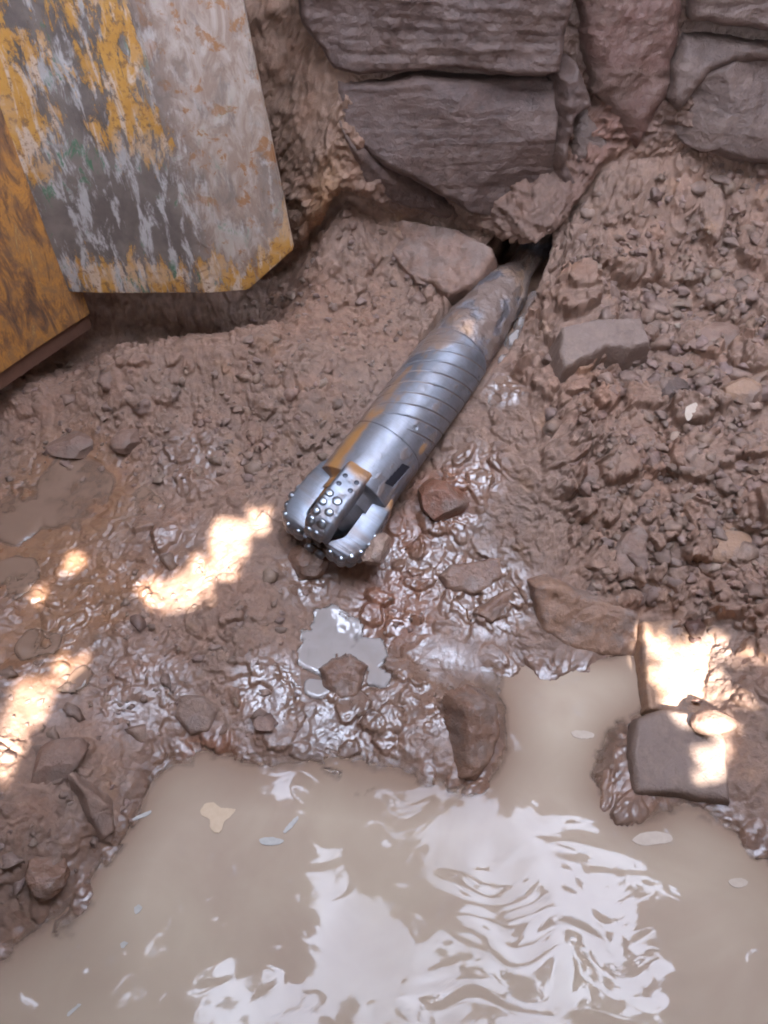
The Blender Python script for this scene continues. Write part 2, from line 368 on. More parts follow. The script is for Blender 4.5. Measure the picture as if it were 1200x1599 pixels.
tint = mixc(tint, (0.15, 0.132, 0.125), 0.6 * wallm * sstep(0.75, 1.0, X))
tint = mixc(tint, (0.30, 0.19, 0.115), 0.7 * wallm * np.exp(-((X + 0.17) / 0.05) ** 2) * sstep(0.25, 0.12, S) * sstep(0.0, 0.06, S))
tint = tint * np.array([1.16, 0.98, 0.80], np.float32)
ground = link_mesh('ground', np.stack([X, Y, Z], -1).reshape(-1, 3), grid_faces(nr, nc), MUD, attrs={'tint': tint.reshape(-1, 3), 'wet': np.clip(wetm, 0, 1).ravel()})
tag(ground, kind='structure')

# nearest-height lookup on the finished relief (flat part only)
ng = len(GY)
def ground_z(x, y):
    i = np.clip(np.searchsorted(GX, x), 1, len(GX) - 1); j = np.clip(np.searchsorted(GY, y), 1, ng - 1); return Z[j, i]

# ------------------------------------------------------------------ water
WATER = None
def water_material():
    M = Mat('muddy_water')
    co = M.coord(kind='Object')
    dep = M.attr('depth').outputs['Fac']
    n = M.noise(co, 3.2, 4, 0.55, 0.8)
    deep = M.mix(M.ramp(n, [(0.35, 0.0), (0.7, 1.0)]), (0.415, 0.305, 0.225), (0.49, 0.385, 0.28))
    col = M.mix(M.ramp(dep, [(0.0, 0.0), (0.45, 0.55), (1.0, 1.0)]), (0.23, 0.14, 0.095), deep)
    M.put(M.b.inputs['Alpha'], M.attr('cover').outputs['Fac'])
    M.out(color=col, rough=0.03, ior=1.29, spec=0.5, normal=M.bump(M.noise(co, 20, 1), 0.02, 0.01))
    return M.m
WATER = water_material()
wxs = axis_spacing(-0.95, 1.12, 0.004, -1.9, 1.9, 14); wys = axis_spacing(0.05, 1.12, 0.004, -1.4, 1.2, 10)
WX, WY = np.meshgrid(wxs, wys)
def wblob(u, v, r, soft=0.7):
    p = at_z(u, v, 0); return sstep(r, r * (1 - soft), np.hypot(WX - p[0], WY - p[1]))
rip = np.zeros(WX.shape)
for b in [(800,1420,.18),(850,1480,.24),(950,1540,.22),(620,1290,.10),(900,1330,.14),(720,1560,.14),(1080,1340,.12),(1000,1330,.12),(640,1230,.08)]: rip = np.maximum(rip, wblob(*b))
qx = WX + 0.05 * perlin(WX * 7, WY * 7, 2.2); qy = WY + 0.05 * perlin(WX * 7, WY * 7, 8.8)
wav = fbm(qx * 0.55, qy * 1.25, 0.0, 22, 3, 0.5)
WZ = ((0.0034 * rip + 0.0005) * fbm(qx * 0.6, qy * 1.4, 0.0, 10, 2, 0.35) + 0.00022 * rip * fbm(qx * 0.7, qy * 1.6, 3.0, 40, 1)) + 0.0003 * fbm(qx, qy, 1.0, 12, 2)
dep = np.clip(-base_fast(WX, WY) / 0.06, 0, 1)
dtrue = -ground_z(WX, WY); cover = 0.25 + 0.75 * sstep(0.0, 0.014, dtrue)
wo = link_mesh('water', np.stack([WX, WY, WZ], -1).reshape(-1, 3), grid_faces(*WX.shape), WATER, attrs={'depth': dep.ravel(), 'cover': cover.ravel()})
tag(wo, kind='structure')

def sky_slurry_material():  # puddle and rill: reflected sky painted in as a pale grey base colour
    M = Mat('sky_sheen_slurry'); n = M.noise(M.coord(), 9, 4, 0.6, 0.8)
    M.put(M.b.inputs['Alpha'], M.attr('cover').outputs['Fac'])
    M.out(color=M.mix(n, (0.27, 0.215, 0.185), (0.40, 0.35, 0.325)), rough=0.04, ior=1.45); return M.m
SKY_SLURRY = sky_slurry_material()
def puddle(regions, lift, step=0.005, depth=0.4, mat=None):
    P = np.array([gnd(u, v) for u, v, r in regions]); R = np.array([r for *_, r in regions])
    lo = (P[:, :2] - R[:, None]).min(0); hi = (P[:, :2] + R[:, None]).max(0)
    xs = np.arange(lo[0], hi[0], step); ys = np.arange(lo[1], hi[1], step); A, B = np.meshgrid(xs, ys)
    m = np.zeros(A.shape)
    for p, r in zip(P, R): m = np.maximum(m, sstep(r, r * 0.45, np.hypot(A - p[0], B - p[1]) + 0.02 * perlin(A * 20, B * 20, 3.0)))
    Zp = base_fast(A, B) + lift - 0.05 * (1 - m) + 0.003 * fbm(A, B, 0, 14, 3)
    keep = m > 0.05
    F = grid_faces(*A.shape); F = F[keep.ravel()[F].all(1)]
    used = np.unique(F); mp = np.full(A.size, -1); mp[used] = np.arange(len(used))
    V = np.stack([A, B, Zp], -1).reshape(-1, 3)[used]
    o = link_mesh('puddle', V, mp[F], mat or WATER, attrs={'depth': np.full(len(V), depth), 'cover': 0.3 + 0.7 * sstep(0.0, 0.006, V[:, 2] - ground_z(V[:, 0], V[:, 1]))})
    return tag(o, kind='structure')
puddle([(u, v, r * 1.15) for u, v, r in PUD], 0.001, mat=SKY_SLURRY)
puddle([(110,770,.22),(20,800,.2),(220,790,.1),(20,900,.12)], 0.003, depth=0.0)
puddle([(u, v, r * 1.2) for u, v, r in RILL], 0.002, mat=SKY_SLURRY)
puddle([(60,1010,.10),(130,1060,.05)], 0.003, depth=0.0)

# ------------------------------------------------------------------ rocks
def poly_sd(px, py, poly):
    d = np.full(px.shape, 1e9); inside = np.zeros(px.shape, bool); n = len(poly)
    for i in range(n):
        a = poly[i]; b = poly[(i + 1) % n]; e = b - a; l2 = e @ e + 1e-12
        t = np.clip(((px - a[0]) * e[0] + (py - a[1]) * e[1]) / l2, 0, 1)
        d = np.minimum(d, np.hypot(px - a[0] - t * e[0], py - a[1] - t * e[1]))
        c = (a[1] > py) != (b[1] > py)
        xi = a[0] + (py - a[1]) / (b[1] - a[1] + 1e-12) * e[0]
        inside ^= c & (px < xi)
    return np.where(inside, d, -d)
def slab(name, poly, P, n, mat, label, cat, thick=0.03, depth=0.08, rad=0.012, rough=0.004, freq=14, step=0.004, strata=0.0, crown=0.0, warp=0.006, group=None, seed=0.0, attrs_fn=None, facets=0, slope=0.12):
    """a slab or block: its outline lies on the plane through P facing n; rounded noisy edges, sides going back by depth"""
    P = np.asarray(P, float); n = nrm(n)
    W = np.array([on_plane(u, v, P, n) for u, v in poly]); O = W.mean(0)
    t1 = nrm(np.cross([0, 0, 1.0] if abs(n[2]) < 0.9 else [0, 1.0, 0], n)); t2 = np.cross(n, t1)
    Q = np.stack([(W - O) @ t1, (W - O) @ t2], 1)
    lo = Q.min(0) - 0.03; hi = Q.max(0) + 0.03
    a = np.arange(lo[0], hi[0], step); b = np.arange(lo[1], hi[1], step); A, B = np.meshgrid(a, b)
    wp = O + A[..., None] * t1 + B[..., None] * t2
    f1 = fbm(wp[..., 0], wp[..., 1], wp[..., 2], freq * 1.6, 3, seed=seed + 1); f2 = fbm(wp[..., 0], wp[..., 1], wp[..., 2], freq * 1.6, 3, seed=seed + 6)
    sd = poly_sd(A + warp * f1, B + warp * f2, Q)
    k = np.clip(sd / rad, 0, 1); hgt = thick * (np.sqrt(np.maximum(1 - (1 - k) ** 2, 0)) - 1)
    hgt = hgt + crown * (np.clip(sd / (abs(sd).max() + 1e-9), 0, 1) ** 0.7)
    rs = np.random.RandomState(int(seed * 10) + 5)
    for q in range(facets):
        th = rs.rand() * 6.28; c = rs.rand() * 0.5 * (hi - lo).min()
        hgt = np.minimum(hgt, -(A * math.cos(th) + B * math.sin(th) - c) * (0.25 + 0.5 * rs.rand()))
    nz = fbm(wp[..., 0], wp[..., 1], wp[..., 2], freq, 5, 0.55, seed=seed)
    hgt = hgt + rough * nz * 2
    if strata:
        zz = wp[..., 2] + 0.03 * fbm(wp[..., 0], wp[..., 1], wp[..., 2], 3, 3, seed=seed) + 0.03 * wp[..., 0]
        ln = perlin(zz * 26 + seed, wp[..., 0] * 1.2, wp[..., 1] * 0.5) + 0.5 * perlin(zz * 70 + seed, wp[..., 0] * 3, 1.0)
        st = np.round(ln * 2.4) / 2.4
        hgt = hgt + strata * (0.65 * st + 0.35 * ln)
    # side faces: everything outside drops straight back
    hgt = np.where(sd > 0, hgt, -thick - depth * np.clip(-sd / (2.2 * step), 0, 1))
    off = np.where(sd > 0, 0, -slope * np.clip(-sd / (2.2 * step), 0, 1))
    V = wp + n * hgt[..., None]
    keep = sd > -3.2 * step
    F = grid_faces(*A.shape); F = F[keep.ravel()[F].all(1)]
    used = np.unique(F); mp = np.full(A.size, -1); mp[used] = np.arange(len(used))
    at = attrs_fn(A, B, Q, sd) if attrs_fn else {}
    o = link_mesh(name, V.reshape(-1, 3)[used], mp[F], mat, origin=O, attrs={k: v.ravel()[used] if v.ndim == 2 else v.reshape(-1, 3)[used] for k, v in at.items()})
    return tag(o, label, cat, group)

def stone(name, u, v, size, mat, label, cat, lift=0.3, rz=0.0, tilt=(0, 0), seed=1, cuts=9, sub=5, rough=0.06, group=None, P=None, cut=0.82):
    bm = bmesh.new(); bmesh.ops.create_icosphere(bm, subdivisions=sub, radius=1.0)
    V = np.array([q.co for q in bm.verts]); F = np.array([[q.index for q in f.verts] for f in bm.faces]); bm.free()
    rs = np.random.RandomState(seed)
    for k in range(cuts):
        d = rs.normal(size=3); d /= np.linalg.norm(d); c = cut * (0.75 + 0.35 * rs.rand())
        s = V @ d; V = V - np.maximum(s - c, 0)[:, None] * d
    V = V * (1 + rough * fbm(V[:, 0], V[:, 1], V[:, 2], 2.2, 5, 0.6, seed=seed * 1.7))[:, None]
    V = V * np.array(size)
    R = np.array(Matrix.Rotation(rz, 3, 'Z') @ Matrix.Rotation(tilt[0], 3, 'X') @ Matrix.Rotation(tilt[1], 3, 'Y'))
    V = V @ R.T
    p = np.array(P, float) if P is not None else gnd(u, v)
    p = p + np.array([0, 0, size[2] * lift])
    o = link_mesh(name, V, F, mat, origin=p, local=True)
    return tag(o, label, cat, group)

# --- rock wall
FW = (0.0, -1.0, 0.06)
slab('rock_block', [(522,122),(600,128),(660,120),(740,124),(868,128),(884,160),(872,230),(878,290),(862,338),(800,348),(735,338),(668,300),(600,262),(560,232),(530,205)], (0, 2.00, 0.7), (0.03, -1, 0.22), R_WALL,
     'large purple-brown layered rock block directly above the borehole', 'rock', thick=0.05, depth=0.22, rad=0.022, rough=0.012, strata=0.004, freq=5, seed=2.0, warp=0.012, facets=2)
slab('rock_block', [(455,-40),(700,-45),(905,-40),(890,60),(880,118),(820,124),(720,114),(640,119),(560,124),(518,112),(470,40)], (0, 2.05, 0.95), (0.0, -1, 0.05), R_WALL,
     'dark ledged rock above the big block, cut off by the top of the picture', 'rock', thick=0.05, depth=0.2, rad=0.02, rough=0.020, strata=0.006, freq=5, seed=5.0, warp=0.010)
slab('rock_block', [(532,205),(575,240),(645,290),(745,340),(862,338),(866,352),(800,372),(765,376),(700,350),(610,325),(560,290)], (0, 2.06, 0.6), (0.1, -1, -0.25), R_WALL,
     'shadowed undercut rock beneath the big layered block', 'rock', thick=0.05, depth=0.12, rad=0.03, rough=0.008, strata=0.003, freq=9, seed=9.0, warp=0.01)
slab('rock_block', [(1065,175),(1110,120),(1150,100),(1215,75),(1240,150),(1230,262),(1150,258),(1075,240),(1055,210)], (0.9, 2.02, 0.85), (-0.12, -1, 0.1), R_GREY,
     'pale grey rounded rock at the right edge of the wall', 'rock', thick=0.05, depth=0.18, rad=0.03, rough=0.014, strata=0.002, freq=5, seed=12.0, warp=0.02, facets=2)
slab('rock_block', [(1075,-40),(1240,-40),(1240,62),(1150,50),(1085,42)], (0.9, 2.05, 1.0), (-0.1, -1, 0.0), R_GREY,
     'grey rock with an overhanging lower edge in the top right corner', 'rock', thick=0.07, depth=0.16, rad=0.03, rough=0.010, strata=0.004, freq=7, seed=15.0, warp=0.015)
slab('rock_block', [(1072,48),(1150,56),(1240,70),(1235,95),(1150,104),(1108,122),(1064,178),(1045,150)], (0.85, 2.06, 0.95), (-0.1, -1, 0.25), R_GREY,
     'narrow sloping rock ledge between the two grey rocks on the right', 'rock', thick=0.05, depth=0.15, rad=0.03, rough=0.012, strata=0.003, freq=8, seed=27.0, warp=0.015)
slab('rock_block', [(882,128),(908,100),(928,165),(900,190),(892,255),(905,290),(880,318),(872,262),(880,180)], (0.45, 2.02, 0.8), (0.25, -1, 0.12), R_WALL,
     'thin upright sliver of rock between the big block and the reddish column', 'rock', thick=0.05, depth=0.14, rad=0.02, rough=0.012, strata=0.004, freq=9, seed=29.0, warp=0.012)
slab('rock_block', [(925,-40),(1070,-40),(1070,60),(1050,160),(1000,245),(965,190),(930,150),(915,60)], (0.6, 2.07, 0.9), (0.05, -1, 0.12), R_RED,
     'reddish clay-stained rock column right of the layered blocks', 'rock', thick=0.06, depth=0.16, rad=0.05, rough=0.014, strata=0.002, freq=8, seed=18.0, warp=0.02)
slab('rock_block', [(893,195),(920,168),(955,205),(975,245),(930,262),(895,255)], (0.5, 2.06, 0.75), (0.1, -1, 0.3), R_GREY,
     'small pale rock wedged below the reddish column', 'rock', thick=0.05, depth=0.12, rad=0.04, rough=0.008, freq=10, seed=21.0, warp=0.015)
slab('rock_block', [(1085,270),(1150,265),(1235,272),(1240,400),(1190,395),(1130,370),(1090,320)], (0.95, 2.03, 0.65), (-0.15, -1, 0.35), R_GREY,
     'bluish grey cracked rock at the foot of the wall on the right', 'rock', thick=0.05, depth=0.15, rad=0.05, rough=0.014, strata=0.002, freq=9, seed=24.0, warp=0.02)

# --- stones on the banks
slab('slab_stone', [(604,338),(650,343),(712,356),(772,384),(776,402),(742,446),(700,462),(672,440),(640,425),(612,395)], gnd(690,420) + np.array([0, -0.02, 0.04]), (-0.15, -0.55, 0.85), R_CLOD,
     'flat brown slab leaning over the left side of the borehole', 'stone', thick=0.035, depth=0.06, rad=0.014, rough=0.013, seed=31.0, freq=13, facets=2)
slab('slab_stone', [(876,508),(925,497),(1002,492),(1021,535),(985,545),(950,541),(915,560),(882,573),(872,545)], gnd(945,545) + np.array([0, 0, 0.085]), (0.0, -0.30, 0.95), R_GSLAB,
     'angular grey slab stone with a dark undercut front on the right bank', 'stone', thick=0.03, depth=0.075, rad=0.010, rough=0.005, seed=33.0, freq=14)
slab('slab_stone', [(832,912),(862,906),(925,930),(1000,958),(1002,1030),(935,1028),(880,1012),(845,985)], at_z(930,1030,0.0) + np.array([0, 0.03, 0.03]), (0.02, -0.72, 0.69), R_CLAYB,
     'tan block of stone with its foot in the pool, left of the white-patched slab', 'stone', thick=0.03, depth=0.10, rad=0.018, rough=0.008, seed=35.0, freq=16)
slab('slab_stone', [(1003,968),(1060,962),(1128,952),(1148,1040),(1158,1105),(1130,1128),(1070,1118),(1010,1108)], at_z(1080,1040,0.055), (0.0, -0.18, 0.98), R_TAN,
     'tan flat slab with white sunlit patches beside the pool', 'stone', thick=0.025, depth=0.09, rad=0.010, rough=0.005, seed=37.0, freq=18)
slab('slab_stone', [(996,1118),(1040,1104),(1110,1108),(1138,1160),(1144,1256),(1062,1240),(992,1238),(984,1172)], at_z(1065,1180,0.05), (-0.05, -0.16, 0.98), R_GSLAB,
     'smooth grey slab at the water edge below the white-patched slab', 'stone', thick=0.03, depth=0.09, rad=0.016, rough=0.003, seed=39.0, freq=12)
slab('slab_stone', [(686,898),(702,880),(742,874),(784,866),(789,898),(770,918),(742,930),(700,920)], gnd(740,905) + np.array([0, 0, 0.03]), (0.05, -0.4, 0.9), R_WET,
     'wet faceted brown stone in the slurry right of the drill bit', 'stone', thick=0.03, depth=0.05, rad=0.014, rough=0.005, seed=41.0, freq=16)
slab('slab_stone', [(744,958),(776,930),(806,914),(822,922),(800,958),(770,976)], gnd(785,950) + np.array([0, 0, 0.03]), (0.25, -0.5, 0.8), R_WET,
     'wet tilted stone leaning on the tan block by the pool', 'stone', thick=0.03, depth=0.05, rad=0.012, rough=0.004, seed=43.0, freq=16)
slab('stone_shard', [(120,1220),(150,1240),(176,1258),(184,1298),(162,1316),(142,1280)], gnd(150,1290) + np.array([0, -0.02, 0.03]), (0.55, -0.5, 0.7), R_SLAB,
     'pale pointed shard standing on the left shore of the pool', 'stone', thick=0.015, depth=0.03, rad=0.008, rough=0.004, seed=45.0, freq=20)
slab('slab_stone', [(955,868),(972,838),(996,815),(1030,835),(1050,858),(1040,890),(1000,902),(968,908)], gnd(1000,880) + np.array([0, 0, 0.035]), (-0.1, -0.5, 0.85), R_CLOD,
     'triangular brown clod with deep gaps around it low on the right bank', 'clod', thick=0.03, depth=0.06, rad=0.02, rough=0.008, seed=47.0, freq=16)
slab('clod', [(728,1102),(760,1092),(782,1098),(788,1150),(768,1200),(748,1226),(724,1220),(730,1160)], gnd(755,1190) + np.array([0, 0, 0.04]), (0.35, -0.6, 0.7), R_WET,
     'upright wet clod standing at the pool edge below the bit', 'clod', thick=0.03, depth=0.07, rad=0.02, rough=0.008, seed=49.0, freq=18)
slab('clod', [(498,1045),(520,1030),(545,1024),(576,1040),(566,1075),(556,1095),(532,1097),(505,1075)], gnd(540,1070) + np.array([0, 0, 0.025]), (0.05, -0.45, 0.9), R_WET,
     'brown mud lump sitting in the small pale puddle', 'clod', thick=0.025, depth=0.05, rad=0.022, rough=0.009, seed=51.0, freq=20)
slab('clod', [(278,1085),(320,1085),(345,1105),(325,1145),(295,1148),(270,1120)], gnd(305,1120) + np.array([0, 0, 0.02]), (0.1, -0.4, 0.9), R_SLAB,
     'flat pinkish clod with a small pit near the left shore', 'clod', thick=0.02, depth=0.05, rad=0.014, rough=0.003, seed=53.0, freq=14)
stone('stone', 1156, 617, (0.062, 0.045, 0.036), R_TAN, 'smooth oval tan stone beside the dry leaf on the right bank', 'stone', rz=-0.2, seed=3, rough=0.03, cut=0.92)
stone('stone', 1050, 615, (0.045, 0.04, 0.035), R_GREY, 'small grey angular stone left of the dry leaf', 'stone', rz=0.5, seed=5)
stone('stone', 1135, 857, (0.075, 0.05, 0.03), R_TAN, 'tan elongated stone low at the right edge of the bank', 'stone', rz=0.2, seed=8)
stone('stone', 907, 748, (0.062, 0.05, 0.038), R_CLOD, 'rounded brown stone midway up the right bank', 'stone', rz=0.3, seed=10)
stone('pebble', 1086, 978, (0.030, 0.03, 0.024), R_DARK, 'dark round clod on the upper edge of the white-patched slab', 'pebble', P=at_z(1086, 982, 0.075), lift=0.2, seed=12, sub=4)
stone('pebble', 1087, 1000, (0.017, 0.012, 0.008), R_DARK, 'dark flat pebble just below the round clod on the tan slab', 'pebble', P=at_z(1087, 1000, 0.068), lift=0.2, seed=14, sub=4)
stone('pebble', 1088, 1095, (0.012, 0.008, 0.006), R_DARK, 'tiny dark pebble in the white patch near the two slabs meeting', 'pebble', P=at_z(1088, 1095, 0.05), lift=0.4, seed=15, sub=4)
stone('clod', 1112, 1128, (0.055, 0.034, 0.024), R_CLOD, 'loose brown clod lying where the tan and grey slabs meet', 'clod', P=at_z(1112, 1132, 0.06), lift=0.5, seed=16, rz=0.1)
stone('clod', 690, 785, (0.075, 0.07, 0.05), rock_material('red_clay', (0.15, 0.075, 0.05), (0.2, 0.105, 0.075), 0.5, False), 'red wet clay lump under the right side of the drill body', 'clod', seed=20, rz=0.4)
stone('clod', 112, 697, (0.07, 0.05, 0.035), R_CLOD, 'low clod on the left bank below the steel panel', 'clod', seed=22, lift=0.1)
stone('clod', 200, 690, (0.05, 0.04, 0.03), R_CLOD, 'small clod between the left bank puddle and the steel panel shadow', 'clod', seed=23, lift=0.1, rz=0.6)
stone('clod', 1000, 690, (0.05, 0.042, 0.03), R_CLOD, 'crumbly clod below the grey slab stone on the right bank', 'clod', seed=24, lift=0.3, rz=1.0, rough=0.12)
stone('clod', 1120, 530, (0.09, 0.05, 0.035), R_CLOD, 'wide dark clod right of the grey slab stone', 'clod', seed=26, lift=0.2, rz=0.2)
stone('clod', 985, 560, (0.035, 0.03, 0.02), R_CLOD, 'small clod under the undercut front of the slab stone', 'clod', seed=27, lift=0.3, rough=0.12)
stone('clod', 480, 880, (0.06, 0.05, 0.04), R_WET, 'muddy clod piled under the cutters of the drill bit', 'clod', seed=28, lift=0.2, rough=0.14)
stone('clod', 545, 872, (0.055, 0.045, 0.04), R_PALE, 'pale wet mud lump lying against the right bit blade', 'clod', P=at_z(585, 862, 0.175), seed=41, lift=0.2, rz=0.7, rough=0.14)
stone('clod', 860, 470, (0.05, 0.04, 0.035), R_CLOD, 'brown clod at the right rim of the borehole', 'clod', seed=29, lift=0.2, rough=0.1)
stone('clod', 90, 1190, (0.07, 0.05, 0.035), R_CLOD, 'broad clod on the lower left bank above the shard', 'clod', seed=30, lift=0.1, rz=0.7)
stone('clod', 70, 1370, (0.05, 0.045, 0.04), R_WET, 'cluster of wet brown lumps at the lower left shore', 'clod', seed=31, lift=0.2, rough=0.16)

# loose crumbs of earth: too many to count
def crumbs():
    bm = bmesh.new(); bmesh.ops.create_icosphere(bm, subdivisions=2, radius=1.0)
    V0 = np.array([q.co for q in bm.verts]); F0 = np.array([[q.index for q in f.verts] for f in bm.faces]); bm.free()
    rs = np.random.RandomState(42); VV = []; FF = []; TT = []; k = 0
    zones = [((850, 430), (1200, 950), 1500, 1.35), ((850, 270), (1200, 450), 420, 0.9), ((380, 320), (700, 780), 800, 0.7), ((0, 560), (450, 760), 330, 0.8), ((180, 880), (480, 1150), 150, 0.8), ((0, 1050), (240, 1420), 120, 0.9), ((480, 860), (860, 1180), 50, 0.7), ((1040, 280), (1200, 420), 60, 1.2)]
    for (a, b, n, sc) in zones:
        for q in range(n):
            u = a[0] + (b[0] - a[0]) * rs.rand(); v = a[1] + (b[1] - a[1]) * rs.rand()
            d = ray(u, v); p = gnd(u, v)
            if p[2] < 0.012 or p[1] > YW - 0.03: continue
            r = nrm(np.cross(AX, p - TIP)) ; wq = (p - TIP) @ AX; rq = np.linalg.norm(p - TIP - wq * AX)
            if -0.05 < wq < 1.2 and rq < 0.16: continue
            z = ground_z(p[0], p[1])
            s = min(0.032, sc * 0.0046 * math.exp(rs.normal() * 0.70 + 0.40))
            sz = s * np.array([1.15, 0.6 + 0.5 * rs.rand(), 0.4 + 0.4 * rs.rand()])
            V = V0 * (1 + 0.75 * perlin(V0[:, 0] * 1.3 + q, V0[:, 1] * 1.3, V0[:, 2] * 1.3 + 3 * q) + 0.42 * perlin(V0[:, 0] * 3.1 + q, V0[:, 1] * 3.1, V0[:, 2] * 3.1 + 5 * q))[:, None] * sz
            for w_ in range(5):
                dq = rs.normal(size=3); dq /= np.linalg.norm(dq); V = V - np.maximum(V @ dq - s * (0.35 + 0.35 * rs.rand()), 0)[:, None] * dq
            an = rs.rand() * 6.28; c, si = math.cos(an), math.sin(an)
            V = V @ np.array([[c, -si, 0], [si, c, 0], [0, 0, 1]]).T + np.array([p[0], p[1], z - 0.02 * s])
            t = np.array([0.205, 0.143, 0.115]) * (0.86 + 0.28 * rs.rand()) * np.array([1.06, 0.96 + .06 * rs.rand(), 0.86 + 0.12 * rs.rand()])
            if rs.rand() < 0.012: t = np.array([0.30, 0.22, 0.165])
            VV.append(V); FF.append(F0 + k); TT.append(np.repeat(t[None], len(V), 0)); k += len(V)
    V = np.concatenate(VV); T = np.concatenate(TT)
    o = link_mesh('earth_crumbs', V, np.concatenate(FF), MUD, attrs={'tint': T, 'wet': np.full(len(V), 0.15)}, smooth=False)
    return tag(o, 'loose brown crumbs of earth strewn over the muddy banks', 'soil', kind='stuff')
crumbs()

# ------------------------------------------------------------------ drill head
E1 = nrm(np.cross([0, 0, 1.0], AX)); E2 = np.cross(AX, E1)            # E1 sideways, E2 upwards across the axis
BASIS = np.stack([E1, E2, AX], 1)
def cyl(u, v, R):
    """angle and distance from the tip where the line of sight meets a cylinder of radius R round the drill axis"""
    d = ray(u, v); o = C0 - TIP
    d2 = d - (d @ AX) * AX; o2 = o - (o @ AX) * AX
    a = d2 @ d2; b = 2 * d2 @ o2; c = o2 @ o2 - R * R; t = (-b - math.sqrt(max(b * b - 4 * a * c, 0))) / (2 * a)
    p = o + d * t; return math.atan2(p @ E2, p @ E1), p @ AX
def steel_material():
    M = Mat('wet_steel')
    co = M.coord(kind='Object'); cl = M.coord((1, 1, 40), kind='Object')
    rust = M.attr('rust').outputs['Fac']; mud = M.attr('mud').outputs['Fac']
    n = M.noise(co, 26, 5); l = M.noise(cl, 9, 4, 0.7)
    st = M.mix(M.ramp(n, [(0.45, 0.0), (0.7, 0.5)]), M.mix(l, (0.20, 0.215, 0.245), (0.34, 0.36, 0.40)), (0.15, 0.145, 0.15))
    rc = M.mix(n, (0.30, 0.11, 0.02), (0.50, 0.25, 0.065))
    mc = M.mix(n, (0.13, 0.085, 0.065), (0.24, 0.165, 0.13))
    col = M.mix(mud, M.mix(rust, st, rc), mc)
    met = M.math('MULTIPLY', M.math('SUBTRACT', 1.0, M.math('MULTIPLY', rust, 0.85)), M.math('SUBTRACT', 1.0, mud), True)
    ro = M.lerp(mud, M.lerp(n, M.lerp(l, 0.36, 0.5), 0.6), 0.42)
    M.out(color=col, metal=met, rough=ro, normal=M.bump(M.math('ADD', M.math('MULTIPLY', l, 0.5), M.math('MULTIPLY', M.math('MULTIPLY', n, mud), 5.0)), 0.35, 0.003))
    return M.m
STEEL = steel_material()
def plain_metal(name, c, r, metal=1.0):
    M = Mat(name); co = M.coord(); n = M.noise(co, 60, 4)
    M.out(color=M.mix(n, tuple(q * 0.7 for q in c), tuple(min(1, q * 1.2) for q in c)), metal=metal, rough=r, normal=M.bump(n, 0.15, 0.002)); return M.m
CUT = plain_metal('cutter_carbide', (0.27, 0.28, 0.30), 0.32)
BLADE = STEEL
HOLE = plain_metal('dark_insert', (0.035, 0.035, 0.045), 0.35, 0.3)

drill = thing('drill_head', 'grey steel horizontal drilling bit and spiral-grooved body coming out of the borehole', 'drill bit', TIP)
drill.rotation_euler = Matrix([[float(BASIS[i, j]) for j in range(3)] for i in range(3)]).to_euler()

def revolve(zs, th, rfun):
    TH, ZZ = np.meshgrid(th, zs); R = rfun(TH, ZZ); return TH, ZZ, np.stack([R * np.cos(TH), R * np.sin(TH), ZZ], -1)
th = np.linspace(0, 2 * math.pi, 361)
tw, zw = cyl(622, 742, BR)                                            # the dark flow window
t_rust, _ = cyl(560, 680, BR)
t_mid, _ = cyl(610, 700, BR)
def angd(a, b): return (a - b + math.pi) % (2 * math.pi) - math.pi
def body_r(T, Zz):
    R = np.full(T.shape, BR)
    R = R - 0.004 * sstep(0.62, 0.66, Zz)
    R = R - 0.0035 * np.exp(-((Zz - 0.305) / 0.0022) ** 4) - 0.0012 * sstep(0.305, 0.31, Zz)
    sp = 0.040; ph = ((Zz - 0.02 - T / (2 * math.pi) * sp * 7) / sp) % 1.0
    gr = np.exp(-((ph - 0.5) / 0.045) ** 4) * 0.0030 - np.exp(-((ph - 0.60) / 0.05) ** 2) * 0.0008
    R = R - gr * sstep(0.335, 0.345, Zz) * sstep(0.665, 0.655, Zz)
    win = np.maximum(np.abs(angd(T, tw) * BR - (Zz - zw) * 0.12) / 0.0125, np.abs(Zz - zw - angd(T, tw) * BR * 0.45) / 0.034)
    R = R - 0.03 * sstep(1.08, 0.92, win)
    R = R - 0.03 * sstep(0.145, 0.135, Zz)
    for (u, v) in [(650, 668), (733, 612), (748, 590), (662, 690)]:
        a, z = cyl(u, v, BR); R = R - 0.003 * sstep(1.1, 0.8, np.hypot(angd(T, a) * BR, Zz - z) / 0.006)
    # milled flat at the shoulder
    return R - 0.02 * sstep(0.672, 0.70, Zz)
zs = np.concatenate([np.linspace(0.10, 0.14, 10), np.linspace(0.1405, 0.70, 560), np.linspace(0.702, 0.72, 6)])
TH, ZZ, Vb = revolve(zs, th, body_r)
wn = fbm(Vb[..., 0], Vb[..., 1], Vb[..., 2], 14, 4); wn2 = fbm(Vb[..., 0], Vb[..., 1], Vb[..., 2] * 0.35, 30, 3, seed=4)
rust = sstep(0.48, 0.28, np.abs(angd(TH, t_rust - 0.25)) + 0.22 * wn + 0.14 * wn2) * sstep(0.46, 0.34, ZZ + 0.12 * wn)
a, z = cyl(662, 700, BR); rust = np.maximum(rust, 0.9 * sstep(0.022, 0.012, np.hypot(angd(TH, a) * BR * 1.6, ZZ - z) + 0.01 * wn))
rust = np.maximum(rust, 0.7 * sstep(-0.05, 0.35, wn2 + 0.6 * wn) * sstep(0.33, 0.40, ZZ) * sstep(-0.25, -0.75, angd(TH, t_mid)))
mudb = sstep(0.60, 0.72, ZZ + 0.12 * wn + 0.08 * wn2 - 0.08 * angd(TH, t_mid)) * 0.9
mudb = np.maximum(mudb, 0.22 + 0.25 * np.clip(wn2, -0.5, 0.6))
